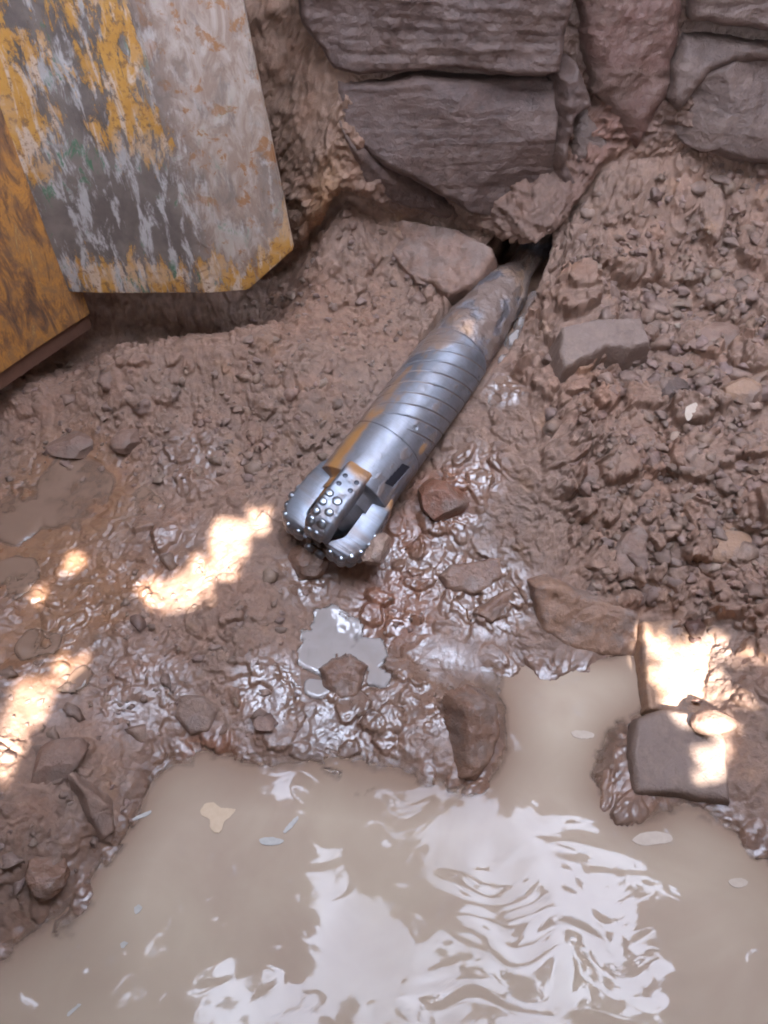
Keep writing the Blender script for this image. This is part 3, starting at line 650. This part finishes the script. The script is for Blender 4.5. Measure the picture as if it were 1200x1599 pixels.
mudb = np.maximum(mudb, 0.8 * sstep(0.08, 0.36, wn + 0.6 * wn2) * (0.35 + 0.65 * sstep(-0.2, 0.4, angd(TH, t_mid))))
_ph = ((ZZ - 0.02 - TH / (2 * math.pi) * 0.28) / 0.040) % 1.0
mudb = np.maximum(mudb, 0.85 * np.exp(-((_ph - 0.5) / 0.06) ** 4) * sstep(0.335, 0.345, ZZ) * sstep(-0.45, 0.1, wn))
mudb = np.maximum(mudb, sstep(1.05, 1.35, np.abs(angd(TH, t_mid + 0.05)) + 0.3 * wn) * 0.9)
mudb = np.clip(mudb, 0, 1)
link_mesh('body', Vb.reshape(-1, 3), grid_faces(*TH.shape), STEEL, parent=drill, attrs={'rust': np.clip(rust, 0, 1).ravel(), 'mud': np.clip(mudb, 0, 1).ravel()})
WT, WZ_ = np.meshgrid(np.linspace(-1.25, 1.25, 13), np.linspace(-1.15, 1.15, 17))
_ta = tw + WT * 0.0125 / BR + WZ_ * 0.004 / BR; _za = zw + WZ_ * 0.034 + WT * 0.006; _ra = BR - 0.0008
_pm = Mat('port_shade'); _pm.out(color=(0.012, 0.013, 0.02), rough=0.5)  # near-black sheet over the window recess, painted as the shade inside it
link_mesh('flow_port_shade', np.stack([_ra * np.cos(_ta), _ra * np.sin(_ta), _za], -1).reshape(-1, 3), grid_faces(*WT.shape), _pm.m, parent=drill)
def shank_r(T, Zz):
    n = fbm(np.cos(T) * 0.08, np.sin(T) * 0.08, Zz, 15, 5, 0.6)
    return 0.094 - 0.010 * sstep(0.72, 0.86, Zz) - 0.010 * sstep(0.84, 0.95, Zz) - 0.032 * sstep(0.95, 1.05, Zz) + 0.013 * n
zs = np.linspace(0.68, 1.45, 260); TH, ZZ, Vs = revolve(zs, th[::2], shank_r)
wn = fbm(Vs[..., 0], Vs[..., 1], Vs[..., 2] * 0.6, 15, 5, 0.6)
link_mesh('shank', Vs.reshape(-1, 3), grid_faces(*TH.shape), STEEL, parent=drill, attrs={'rust': np.clip(0.15 + 0.45 * sstep(-0.1, 0.3, fbm(Vs[..., 0], Vs[..., 1], Vs[..., 2], 9, 3, seed=5)), 0, 1).ravel(), 'mud': np.clip(1.0 - 0.95 * sstep(0.02, 0.22, wn) , 0, 1).ravel()})['label'] = 'mud-coated pipe running back into the borehole'
# inner core of the bit
prof = [(0.074, 0.150), (0.070, 0.10), (0.062, 0.06), (0.048, 0.03), (0.028, 0.012), (0.0, 0.006)]
zz = np.linspace(0, 1, 60); pr = np.interp(zz, np.linspace(0, 1, 6), [p[0] for p in prof]); pz = np.interp(zz, np.linspace(0, 1, 6), [p[1] for p in prof])
TT, _ = np.meshgrid(th[::3], zz); RR = np.repeat(pr[:, None], TT.shape[1], 1); ZP = np.repeat(pz[:, None], TT.shape[1], 1)
t_b, _ = cyl(528, 775, 0.115)
NB = 4; DA = 2 * math.pi / NB
slot_left = angd(TT, t_b - DA * 0.5)
rustc = sstep(0.75, 0.6, np.abs(slot_left))
slot_right = sstep(0.6, 0.4, np.abs(angd(TT, t_b + DA * 0.5)))
link_mesh('core', np.stack([RR * np.cos(TT), RR * np.sin(TT), ZP], -1).reshape(-1, 3), grid_faces(*TT.shape), STEEL, parent=drill, attrs={'rust': rustc.ravel(), 'mud': np.clip(1 - rustc - slot_right, 0, 1).ravel() * 0.5})
# blades with cutters
bp = np.array([(0.1045, 0.176), (0.1130, 0.155), (0.1190, 0.100), (0.1210, 0.045), (0.1150, 0.004), (0.0960, -0.024), (0.0700, -0.036), (0.0350, -0.030)])
tt = np.linspace(0, 1, 40); seg = np.concatenate([[0], np.cumsum(np.linalg.norm(np.diff(bp, axis=0), axis=1))]); seg /= seg[-1]
br_, bz_ = np.interp(tt, seg, bp[:, 0]), np.interp(tt, seg, bp[:, 1])
dr, dz = np.gradient(br_), np.gradient(bz_); ln = np.hypot(dr, dz); nr_, nz_ = -dz / ln, dr / ln       # outward normal in the (r, z) plane
def make_blade():
    wd = 0.035                                                        # half width
    V = []; nw = 13
    ws = np.linspace(-1, 1, nw)
    for i in range(len(tt)):
        q = tt[i]
        r_in = 0.060 if bz_[i] > 0.02 else 0.060 * (0.3 + 0.7 * max(0, (bz_[i] + 0.035) / 0.055)); z_in = max(bz_[i], -0.02)
        hw = wd * (1.0 if q < 0.75 else 1 - 0.45 * (q - 0.75) / 0.25)
        ring = [(-hw, r_in, z_in)]
        for w_ in ws:
            e = abs(w_); dip = 0.006 * max(0, (e - 0.8) / 0.2) ** 2
            ring.append((w_ * hw, br_[i] - nr_[i] * dip, bz_[i] - nz_[i] * dip))
        ring.append((hw, r_in, z_in)); V += ring
    V = np.array(V); n1 = nw + 2
    P3 = np.stack([V[:, 1], V[:, 0], V[:, 2]], 1)
    F = grid_faces(len(tt), n1)
    cap = [list(range(n1))]
    F = np.concatenate([F]); return P3, F
BV, BF = make_blade()
GRIME = sstep(0.0, 0.30, fbm(BV[:, 0], BV[:, 1], BV[:, 2], 22, 4, seed=2.2) + 0.1)
def dome(r=0.0135, h=0.0052, n=16, m=5):
    V = []; 
    for i in range(m + 1):
        a = i / m * math.pi / 2
        for j in range(n): V.append((r * math.cos(a) ** 0.7 * math.cos(2 * math.pi * j / n), r * math.cos(a) ** 0.7 * math.sin(2 * math.pi * j / n), h * math.sin(a)))
    for j in range(n): V.append((r * math.cos(2 * math.pi * j / n), r * math.sin(2 * math.pi * j / n), -0.006))
    F = [(i * n + j, i * n + (j + 1) % n, (i + 1) * n + (j + 1) % n, (i + 1) * n + j) for i in range(m) for j in range(n)]
    b = (m + 1) * n
    F += [(b + j, b + (j + 1) % n, (j + 1) % n, j) for j in range(n)]
    return np.array(V), np.array(F)
DV, DF = dome()
blade_mesh = {}
for k in range(NB):
    an = t_b + DA * k
    hx = fbm(BV[:, 0] + k, BV[:, 1], BV[:, 2], 18, 3)
    fr = (k == NB - 1)                                                # the blade nearest the viewer's right: washed pale
    mudv = np.clip(sstep(0.02, 0.16, BV[:, 2]) * 0.0 + (0.25 if k in (0,) else 0.15) * sstep(0, .5, hx), 0, 1)
    if k == 2: mudv = np.full(len(BV), 0.9)
    mudv = np.clip(np.maximum(mudv + 0.55 * sstep(-0.05, 0.35, fbm(BV[:, 0] + 3 * k, BV[:, 1], BV[:, 2], 30, 4)), 0.85 * GRIME * sstep(0.14, 0.02, BV[:, 2])), 0, 1)
    rustv = 0.85 * sstep(0.135, 0.16, BV[:, 2] + 0.02 * hx) if k in (0, 1) else np.zeros(len(BV))
    b = link_mesh('blade', BV, BF, BLADE, parent=drill, attrs={'rust': np.clip(rustv, 0, 1), 'mud': mudv})
    b.rotation_euler = (0, 0, an)
    first = None
    for row, off in ((0, -0.021), (1, 0.007)) if k == 0 else ((0, -0.022), (1, 0.0), (0, 0.022)):
        for q in np.linspace(0.42 if row == 0 else 0.46, 0.95 if row == 0 else 0.84, 6 if row == 0 else 4):
            i = min(int(q * 39), 39)
            c = blade_mesh.get('cut')
            if c is None:
                co_ = link_mesh('cutter', DV, DF, CUT, parent=b, local=True); blade_mesh['cut'] = co_.data
            else:
                co_ = bpy.data.objects.new('cutter', c); COL.objects.link(co_); co_.parent = b
            nv = Vector((nr_[i], 0, nz_[i])); co_.location = (br_[i] + 0.0005 * nr_[i], off * (1 if q < .75 else 0.75), bz_[i] + 0.0005 * nz_[i])
            co_.rotation_euler = nv.to_track_quat('Z', 'Y').to_euler(); _q = 0.82 + 0.3 * RND[(k * 37 + i * 5 + row * 11) % 4096, 1]; co_.scale = (_q, _q * 0.9, float(0.5 + 0.9 * RND[(k * 31 + i * 7 + row) % 4096, 2]))
    for (dz_, off) in ((0.102, -0.017), (0.102, 0.017), (0.126, -0.017), (0.126, 0.017)):
        i = int(np.argmin(np.abs(bz_ - dz_)))
        c = blade_mesh.get('ins')
        if c is None:
            V, F = dome(0.0068, 0.0012, 20, 3); co_ = link_mesh('insert', V, F, HOLE, parent=b, local=True); blade_mesh['ins'] = co_.data
        else:
            co_ = bpy.data.objects.new('insert', c); COL.objects.link(co_); co_.parent = b
        nv = Vector((nr_[i], 0, nz_[i])); co_.location = (br_[i], off, bz_[i]); co_.rotation_euler = nv.to_track_quat('Z', 'Y').to_euler()

# ------------------------------------------------------------------ steel trench shield, upper left
def paint_material():
    M = Mat('scraped_yellow_paint')
    co = M.coord(kind='Object'); st = M.coord((9, 9, 4.0), kind='Object', rot=(0, 0.10, 0)); st2 = M.coord((23, 23, 6.2), kind='Object', rot=(0, 0.12, 0))
    zone = M.attr('paint').outputs['Fac']; pink = M.attr('pink').outputs['Fac']
    a = M.noise(st, 1.3, 8, 0.72, 0.7); b = M.noise(st2, 1.2, 6, 0.66, 0.5); c = M.noise(co, 42, 5, 0.7); d = M.noise(co, 7, 4, 0.6, 0.3); e = M.noise(st, 2.6, 6, 0.7, 0.8)
    grime = M.mix(c, (0.085, 0.066, 0.056), (0.17, 0.135, 0.115))
    grime = M.mix(M.ramp(d, [(0.42, 0.0), (0.58, 1.0)]), grime, M.mix(c, (0.15, 0.12, 0.10), (0.23, 0.185, 0.155)))
    grime = M.mix(M.ramp(M.math('ADD', M.math('MULTIPLY', b, 0.6), M.math('MULTIPLY', e, 0.4)), [(0.51, 0.0), (0.57, 0.95)]), grime, M.mix(c, (0.36, 0.33, 0.31), (0.52, 0.48, 0.45)))
    grime = M.mix(M.math('MULTIPLY', M.ramp(e, [(0.55, 0.0), (0.60, 0.85)]), M.ramp(d, [(0.50, 0.0), (0.56, 1.0)])), grime, (0.06, 0.15, 0.075))
    tan = M.mix(M.ramp(e, [(0.45, 0.0), (0.6, 1.0)]), M.mix(c, (0.24, 0.155, 0.11), (0.36, 0.26, 0.20)), M.mix(c, (0.40, 0.31, 0.25), (0.46, 0.37, 0.31)))
    tan = M.mix(M.ramp(M.noise(co, 20, 5, 0.7, 0.4), [(0.55, 0.0), (0.61, 0.9)]), tan, (0.30, 0.125, 0.035))
    grime = M.mix(M.math('MULTIPLY', pink, M.ramp(a, [(0.36, 0.25), (0.48, 1.0)])), grime, tan)
    yel = M.mix(M.noise(co, 19, 6, 0.7), (0.34, 0.14, 0.02), (0.60, 0.33, 0.08))
    yel = M.mix(M.ramp(b, [(0.50, 0.0), (0.58, 0.85)]), yel, (0.56, 0.44, 0.35))
    yel = M.mix(M.ramp(M.noise(co, 55, 6, 0.75, 0.3), [(0.53, 0.0), (0.60, 0.85)]), yel, (0.20, 0.10, 0.045))
    yel = M.mix(M.ramp(d, [(0.52, 0.0), (0.62, 0.55)]), yel, (0.50, 0.36, 0.25))
    m = M.math('ADD', M.math('MULTIPLY', a, 0.50), M.math('MULTIPLY', M.noise(st2, 1.5, 8, 0.8, 0.7), 0.50))
    m = M.math('ADD', m, M.math('MULTIPLY', M.math('SUBTRACT', zone, 0.5), 0.30))
    col = M.mix(M.ramp(m, [(0.53, 0.0), (0.555, 1.0)]), grime, yel)
    h = M.ramp(m, [(0.50, 0.0), (0.57, 1.0)])
    M.out(color=col, rough=M.lerp(c, 0.32, 0.65), normal=M.bump(M.math('ADD', h, M.math('MULTIPLY', c, 0.6)), 0.6, 0.003))
    return M.m
def rust_material():
    M = Mat('rusty_orange_plate')
    st = M.coord((18, 18, 6), kind='Object', rot=(0, 0.3, 0)); co = M.coord()
    a = M.noise(st, 1.3, 8, 0.74, 0.6); c = M.noise(co, 34, 4)
    col = M.ramp(a, [(0.38, (0.10, 0.055, 0.035)), (0.47, (0.26, 0.115, 0.04)), (0.54, (0.50, 0.22, 0.045)), (0.60, (0.30, 0.14, 0.05)), (0.67, (0.60, 0.36, 0.12)), (0.76, (0.42, 0.30, 0.2))])
    M.out(color=M.mix(M.ramp(c, [(0.4, 0.0), (0.7, 0.6)]), col, (0.17, 0.10, 0.065)), rough=0.5, normal=M.bump(c, 0.4, 0.003)); return M.m
PAINT = paint_material(); RUST = rust_material()
def rust_shade():  # rust brown, also used for the shadow band under the side panel
    M = Mat('rust_and_shadow'); n = M.noise(M.coord(), 25, 4)
    M.out(color=M.mix(n, (0.09, 0.04, 0.025), (0.16, 0.075, 0.045)), rough=0.6, normal=M.bump(n, 0.4, 0.004)); return M.m
RUST_SHADE = rust_shade()
YP = 1.83
corner = [at_y(88, 457, YP), at_y(386, 459, YP), at_y(457, 402, YP), at_y(374, -2, YP)]
cx0 = corner[0]; org = np.array([cx0[0], YP, cx0[2]])
shield = thing('trench_shield', 'scraped yellow steel trench shield with dripping paint hanging over the left bank', 'trench shield', org)
rt = corner[3] - corner[2]; topR = corner[2] + rt * 1.5
lt = at_y(0, 272, YP) - corner[0]; topL = corner[0] + lt * (topR[2] - corner[0][2]) / lt[2]
poly = [corner[0], corner[1], corner[2], topR, topL]
def plate(name, pts, nrmv, thick, mat, parent, org, res=0.01, attrs_fn=None, warp=0.0015, bulge=0.004, fold=None):
    n = nrm(nrmv); O = np.mean(pts, 0); t1 = nrm(pts[1] - pts[0]); t2 = np.cross(n, t1)
    Q = np.array([[(p - O) @ t1, (p - O) @ t2] for p in pts])
    bm = bmesh.new()
    f = bm.faces.new([bm.verts.new((q[0], q[1], 0)) for q in Q])
    r = bmesh.ops.extrude_face_region(bm, geom=[f]); vs_ = [e for e in r['geom'] if isinstance(e, bmesh.types.BMVert)]
    for v_ in vs_: v_.co.z -= thick
    bmesh.ops.recalc_face_normals(bm, faces=bm.faces[:])
    bmesh.ops.bevel(bm, geom=[e for e in bm.edges], offset=thick * 0.18, segments=2, affect='EDGES')
    bmesh.ops.triangulate(bm, faces=[q for q in bm.faces if len(q.verts) > 4])
    for k in range(30):
        lg = [e for e in bm.edges if e.calc_length() > 0.05]
        if not lg: break
        bmesh.ops.subdivide_edges(bm, edges=lg, cuts=1); bmesh.ops.triangulate(bm, faces=[q for q in bm.faces if len(q.verts) > 4])
        if k > 5: break
    V = np.array([v_.co for v_ in bm.verts]); F = [[v_.index for v_ in q.verts] for q in bm.faces]; bm.free()
    W = O + V[:, :1] * t1 + V[:, 1:2] * t2 + V[:, 2:] * n
    W = W + n * (bulge * perlin(W[:, 0] * 4, W[:, 1] * 4, W[:, 2] * 4))[:, None]
    at = attrs_fn(W) if attrs_fn else {}
    if fold is not None: W[:, 1] += 0.17 * np.maximum(0, W[:, 0] - fold - 0.05 * (W[:, 2] - org[2]))
    return link_mesh(name, W - org, F, mat, parent=parent, attrs=at, smooth=False)
def paint_attr(W):
    x, z = W[:, 0], W[:, 2]; zb = corner[0][2]
    low = sstep(zb + 0.20, zb + 0.05, z) * sstep(-0.98, -0.85, x)
    upl = sstep(-0.62, -0.90, x + 0.0) * sstep(zb + 0.24, zb + 0.36, z)
    up2 = np.exp(-((x + 0.60) / 0.10) ** 2) * sstep(zb + 0.3, zb + 0.42, z)
    edge = np.exp(-((x - (corner[2][0] - 0.02)) / 0.05) ** 2) * 0.55 * sstep(zb + 0.45, zb + 0.2, z)
    return {'paint': np.clip(0.14 + 0.50 * low + 0.70 * upl + 0.6 * up2 + edge, 0, 1), 'pink': np.clip(sstep(-0.52, -0.40, x + 0.10 * (z - zb)) * 0.9, 0, 1)}
plate('front_panel', poly, (0, -1, 0), 0.025, PAINT, shield, org, attrs_fn=paint_attr, bulge=0.006, fold=-0.50)
# the rusty side panel, turned towards the viewer on the left
sd_dir = nrm([-math.sin(math.radians(33)), -math.cos(math.radians(33)), 0])
nb2 = np.array([-sd_dir[1], sd_dir[0], 0]); nb2 = nb2 if nb2[1] < 0 else -nb2
q0 = at_y(142, 490, YP + 0.035)
b0 = q0; b1 = on_plane(-40, 612, q0, nb2)
tz = topL[2]
pl = [b0, b1, np.array([b1[0], b1[1], tz]), np.array([b0[0], b0[1], tz])]
sp_ = plate('side_panel', pl, nb2, 0.02, RUST, shield, org); sp_['label'] = 'rusty orange side panel'
dn = np.array([0, 0, -1.0])
back_off = -nb2 * 0.07
lipp = [b0 + dn * 0.001, b1 + dn * 0.001, b1 + back_off * -0.0 + dn * 0.055, b0 + dn * 0.055]  # dark band: plate edge and the shadow under it painted as one
lp = plate('lip_and_shadow', [p - nb2 * 0.012 for p in lipp], nb2, 0.03, RUST_SHADE, shield, org, bulge=0.002); lp['label'] = 'dark brown rusted bottom lip with the shadow below it coloured in'
# unseen back added to the box, blocking light to darken the gap below
_x0, _x1, _zt = corner[0][0] - 0.2, corner[1][0] + 0.03, topL[2]
bk = [np.array([a_, YP + 0.29, z_]) for a_, z_ in ((_x0, 0.30), (_x1, 0.30), (_x1, _zt), (_x0, _zt))]
plate('added_back_panel', bk, (0, 1, 0), 0.02, RUST_SHADE, shield, org)

# ------------------------------------------------------------------ leaves and floating bits
def flat_leaf(name, outline, u, v, z_or_P, n, mat, label, cat, thick=0.0012, curl=0.0, group=None):
    P = at_z(u, v, z_or_P) if np.isscalar(z_or_P) else np.asarray(z_or_P)
    ol = np.array(outline, float); sm = []
    for i in range(len(ol)):
        p0, p1, p2, p3 = ol[i - 1], ol[i], ol[(i + 1) % len(ol)], ol[(i + 2) % len(ol)]
        for t in (0, .25, .5, .75): sm.append(0.5 * (2 * p1 + (p2 - p0) * t + (2 * p0 - 5 * p1 + 4 * p2 - p3) * t * t + (3 * p1 - p0 - 3 * p2 + p3) * t ** 3))
    sm = np.array(sm); sm = sm + 1.2 * np.stack([perlin(sm[:, 0] * 0.21, sm[:, 1] * 0.21, 1.0), perlin(sm[:, 0] * 0.21, sm[:, 1] * 0.21, 5.0)], 1)
    pts = [on_plane(a, b, P, nrm(n)) for a, b in sm]
    n = nrm(n); O = np.mean(pts, 0)
    bm = bmesh.new(); f = bm.faces.new([bm.verts.new(tuple(p - O)) for p in pts])
    r = bmesh.ops.extrude_face_region(bm, geom=[f])
    for e in r['geom']:
        if isinstance(e, bmesh.types.BMVert): e.co -= Vector((n * thick).tolist())
    bmesh.ops.triangulate(bm, faces=bm.faces[:])
    bmesh.ops.recalc_face_normals(bm, faces=bm.faces[:])
    V = np.array([q.co for q in bm.verts]); F = [[q.index for q in g.verts] for g in bm.faces]; bm.free()
    V = V + n * (curl * (perlin(V[:, 0] * 30, V[:, 1] * 30, 1.0)))[:, None]
    return tag(link_mesh(name, V, F, mat, origin=O, local=True, smooth=False), label, cat, group)
def leaf_mat(name, a, b):
    M = Mat(name); n = M.noise(M.coord(), 60, 4); M.out(color=M.mix(n, a, b), rough=0.55, normal=M.bump(n, 0.3, 0.002)); return M.m
L_TAN = leaf_mat('tan_leaf', (0.50, 0.34, 0.21), (0.62, 0.46, 0.31)); L_PALE = leaf_mat('pale_leaf', (0.40, 0.30, 0.22), (0.52, 0.41, 0.32)); L_WHITE = leaf_mat('pale_straw', (0.36, 0.32, 0.28), (0.52, 0.48, 0.43))
flat_leaf('leaf', [(313,1270),(320,1256),(334,1253),(346,1261),(358,1262),(368,1264),(360,1275),(350,1284),(346,1298),(337,1300),(328,1292),(328,1280)], 340, 1275, 0.003, (0, 0, 1), L_TAN, 'tan lobed leaf floating on the left side of the pool', 'leaf')
pl_ = gnd(1090, 630) + np.array([0, -0.01, 0.04])
flat_leaf('leaf', [(1070,640),(1078,632),(1090,627),(1100,618),(1110,612),(1108,620),(1103,640),(1098,648),(1095,634),(1084,645),(1078,656),(1072,654)], 1090, 632, pl_, (0.1, -0.5, 0.85), L_PALE, 'pale dry curled leaf lying on the right bank', 'leaf', curl=0.004)
flat_leaf('straw', [(208,1278),(222,1271),(235,1266),(236,1270),(222,1277),(209,1281)], 222, 1273, 0.003, (0, 0, 1), L_WHITE, 'short white straw floating near the left shore', 'straw')
flat_leaf('straw', [(443,1298),(452,1285),(464,1275),(466,1279),(456,1292),(447,1300)], 455, 1288, 0.003, (0, 0, 1), L_WHITE, 'pale slanted sliver floating right of the tan leaf', 'straw')
flat_leaf('straw', [(406,1310),(420,1307),(442,1311),(438,1318),(418,1320),(408,1317)], 424, 1313, 0.003, (0, 0, 1), L_WHITE, 'broad pale flake floating below the slanted sliver', 'flake')
flat_leaf('straw', [(105,1583),(114,1575),(124,1567),(126,1570),(116,1579),(107,1587)], 115, 1577, 0.003, (0, 0, 1), L_WHITE, 'thin white straw floating in the bottom left corner', 'straw')
flat_leaf('flake', [(210,1418),(216,1413),(222,1416),(218,1423),(212,1428)], 216, 1420, 0.003, (0, 0, 1), L_WHITE, 'tiny pale flake floating in the middle of the left pool', 'flake')
flat_leaf('flake', [(188,1474),(194,1470),(200,1472),(196,1478),(190,1480)], 194, 1475, 0.003, (0, 0, 1), L_WHITE, 'tiny pale flake floating lowest on the left pool', 'flake')
flat_leaf('leaf', [(988,1312),(1000,1302),(1025,1298),(1048,1304),(1048,1314),(1025,1318),(1005,1320)], 1020, 1310, 0.003, (0, 0, 1), L_PALE, 'round pale leaf floating below the grey slab', 'leaf')
flat_leaf('leaf', [(1138,1378),(1145,1372),(1158,1371),(1168,1376),(1165,1383),(1150,1386)], 1152, 1378, 0.003, (0, 0, 1), L_PALE, 'small round pale leaf floating at the right side of the pool', 'leaf')
flat_leaf('leaf', [(894,1142),(905,1140),(918,1142),(928,1146),(925,1152),(908,1153),(896,1150)], 910, 1147, 0.003, (0, 0, 1), L_PALE, 'pale oval leaf floating in the narrow arm of the pool', 'leaf')

# ------------------------------------------------------------------ unseen tree added overhead, its leaves shaped to shade the pit
def sun_hits(u, v, P=None):
    return gnd(u, v) if P is None else P
PATCH = [[(428,784),(400,788),(372,800),(345,812),(345,830),(320,850),(305,870),(310,880),(345,900),(372,885),(382,860),(405,830),(426,800)],
         [(285,902),(320,905),(325,930),(290,930)], [(268,935),(290,935),(290,962),(262,962)], [(222,905),(250,895),(248,945),(215,940)],
         [(80,1040),(125,1030),(112,1085),(60,1085)], [(0,1090),(45,1100),(20,1190),(0,1200)], [(40,930),(110,870),(130,870),(50,950)],
         [(1003,968),(1016,966),(1016,1035),(1008,1035)], [(1075,1010),(1105,1040),(1090,1095),(1040,1092)], [(1095,965),(1145,975),(1150,1015),(1095,1008)], [(1065,1118),(1105,1090),(1150,1082),(1152,1125)],
         [(1085,1245),(1105,1190),(1135,1165),(1142,1250)], [(1060,1285),(1135,1285),(1135,1262),(1080,1262)]]
def to_sunplane(P):
    a = nrm(np.cross([0, 0, 1.0], SUN)); b = np.cross(SUN, a); return np.stack([P @ a, P @ b], -1)
PP = []
for pg in PATCH:
    W = []
    for u, v in pg:
        if u > 990: W.append(at_z(u, v, 0.055))
        else: W.append(gnd(u, v))
    PP.append(to_sunplane(np.array(W)))
def tree():
    rs = np.random.RandomState(3)
    t = thing('tree', 'unseen leafy tree added behind the viewer, its gaps shaped to shade and dapple the pit', 'tree', (2.6, -3.6, 2.1))
    base = np.array([2.6, -3.6, 2.1])
    pts = []
    # sample a plane of leaves across the sun's path, several layers deep
    n = 34000
    x = rs.uniform(-1.9, 2.4, n); y = rs.uniform(-0.5, 3.65, n); d = 2.9 / SUN[2] + rs.normal(size=n) * 0.16
    L = np.stack([x, y, np.zeros(n)], 1) + SUN * d[:, None]
    # rest of the added leaf roof: opening shaped for the pool's sky reflection
    gap = np.array([(-1.5, .30), (-.90, .74), (-.55, .95), (-.40, 1.3), (-.30, 1.75), (.5, 1.88), (1.26, 1.75), (1.7, 1.3), (1.75, .8), (1.65, .1), (.5, -.15), (-1.4, -.1)])
    m = 62000
    R3 = np.stack([rs.uniform(-4.8, 4.8, m), rs.uniform(-3.2, 5.2, m), rs.uniform(3.1, 3.75, m)], 1)
    cl = fbm(R3[:, 0], R3[:, 1], 0 * R3[:, 0], 1.6, 3, seed=2.5)
    sdg = poly_sd(R3[:, 0] + 0.12 * perlin(R3[:, 0] * 3, R3[:, 1] * 3, 0.5), R3[:, 1] + 0.12 * perlin(R3[:, 0] * 3, R3[:, 1] * 3, 7.5), gap)
    inner = fbm(R3[:, 0], R3[:, 1], 0 * R3[:, 0], 1.9, 2, seed=4.4) > 0.26
    R3 = R3[((sdg < 0.0) | inner) & ((cl > -0.30) | (rs.rand(m) < 0.4))]
    L = np.concatenate([L, R3])
    size = rs.uniform(0.05, 0.085, len(L)); size[n:] *= 1.75
    s2 = to_sunplane(L); keep = np.ones(len(L), bool)
    for pg in PP:  # leaves left out along the sun's path to each bright patch
        keep &= poly_sd(s2[:, 0], s2[:, 1], pg) < -size * 0.55
    L = L[keep]; size = size[keep]
    V = []; F = []
    nrmv = SUN[None] * 0.9 + rs.normal(size=(len(L), 3)) * 0.45; nrmv /= np.linalg.norm(nrmv, axis=1)[:, None]
    aa = rs.normal(size=(len(L), 3)); t1 = np.cross(nrmv, aa); t1 /= np.linalg.norm(t1, axis=1)[:, None]; t2 = np.cross(nrmv, t1)
    out = [(-1, 0, 0), (-0.35, 0.42, -.08), (0.35, 0.36, -.05), (1, 0, -.15), (0.35, -0.36, -.05), (-0.35, -0.42, -.08)]
    VV = np.stack([L + size[:, None] * (p[0] * t1 + p[1] * t2 + p[2] * nrmv) for p in out], 1).reshape(-1, 3)
    i6 = np.arange(len(L))[:, None] * 6
    FF = np.concatenate([i6 + np.array([0, 1, 4, 5]), i6 + np.array([1, 2, 3, 4])])
    M = Mat('leaf_green'); nn = M.noise(M.coord(), 3, 3)
    M.out(color=M.mix(nn, (0.04, 0.05, 0.025), (0.07, 0.08, 0.04)), rough=0.5)
    link_mesh('crown', VV - base, FF, M.m, parent=t, smooth=False)
    # trunk and limbs
    segs = [((2.6, -3.6, 2.0), (2.4, -3.3, 3.4), .14, .10), ((2.4, -3.3, 3.4), (1.2, -2.4, 3.3), .08, .05), ((1.2, -2.4, 3.3), (-0.5, -1.8, 3.2), .05, .025), ((2.4, -3.3, 3.4), (2.6, -1.0, 3.6), .07, .03), ((-0.5, -1.8, 3.2), (-2.5, -0.5, 3.4), .025, .012), ((1.2, -2.4, 3.3), (0.8, -0.8, 2.9), .03, .012)]
    V = []; F = []; k = 0
    for a, b, r0, r1 in segs:
        a = np.array(a); b = np.array(b); d = nrm(b - a); e = nrm(np.cross(d, [0.3, 0.2, 1])); f = np.cross(d, e)
        for i in range(9):
            q = i / 8; c = a + (b - a) * q + 0.05 * np.sin(q * 3.1) * f
            for j in range(10): V.append(c + (r0 + (r1 - r0) * q) * (math.cos(j * .6283) * e + math.sin(j * .6283) * f))
        for i in range(8):
            for j in range(10): F.append((k + i * 10 + j, k + i * 10 + (j + 1) % 10, k + (i + 1) * 10 + (j + 1) % 10, k + (i + 1) * 10 + j))
        k += 90
    B = Mat('bark'); nn = B.noise(B.coord((1, 1, .3)), 30, 5); B.out(color=B.mix(nn, (0.06, 0.045, 0.035), (0.14, 0.11, 0.085)), rough=0.8, normal=B.bump(nn, 0.6, 0.01))
    link_mesh('trunk', np.array(V) - base, np.array(F), B.m, parent=t)
tree()
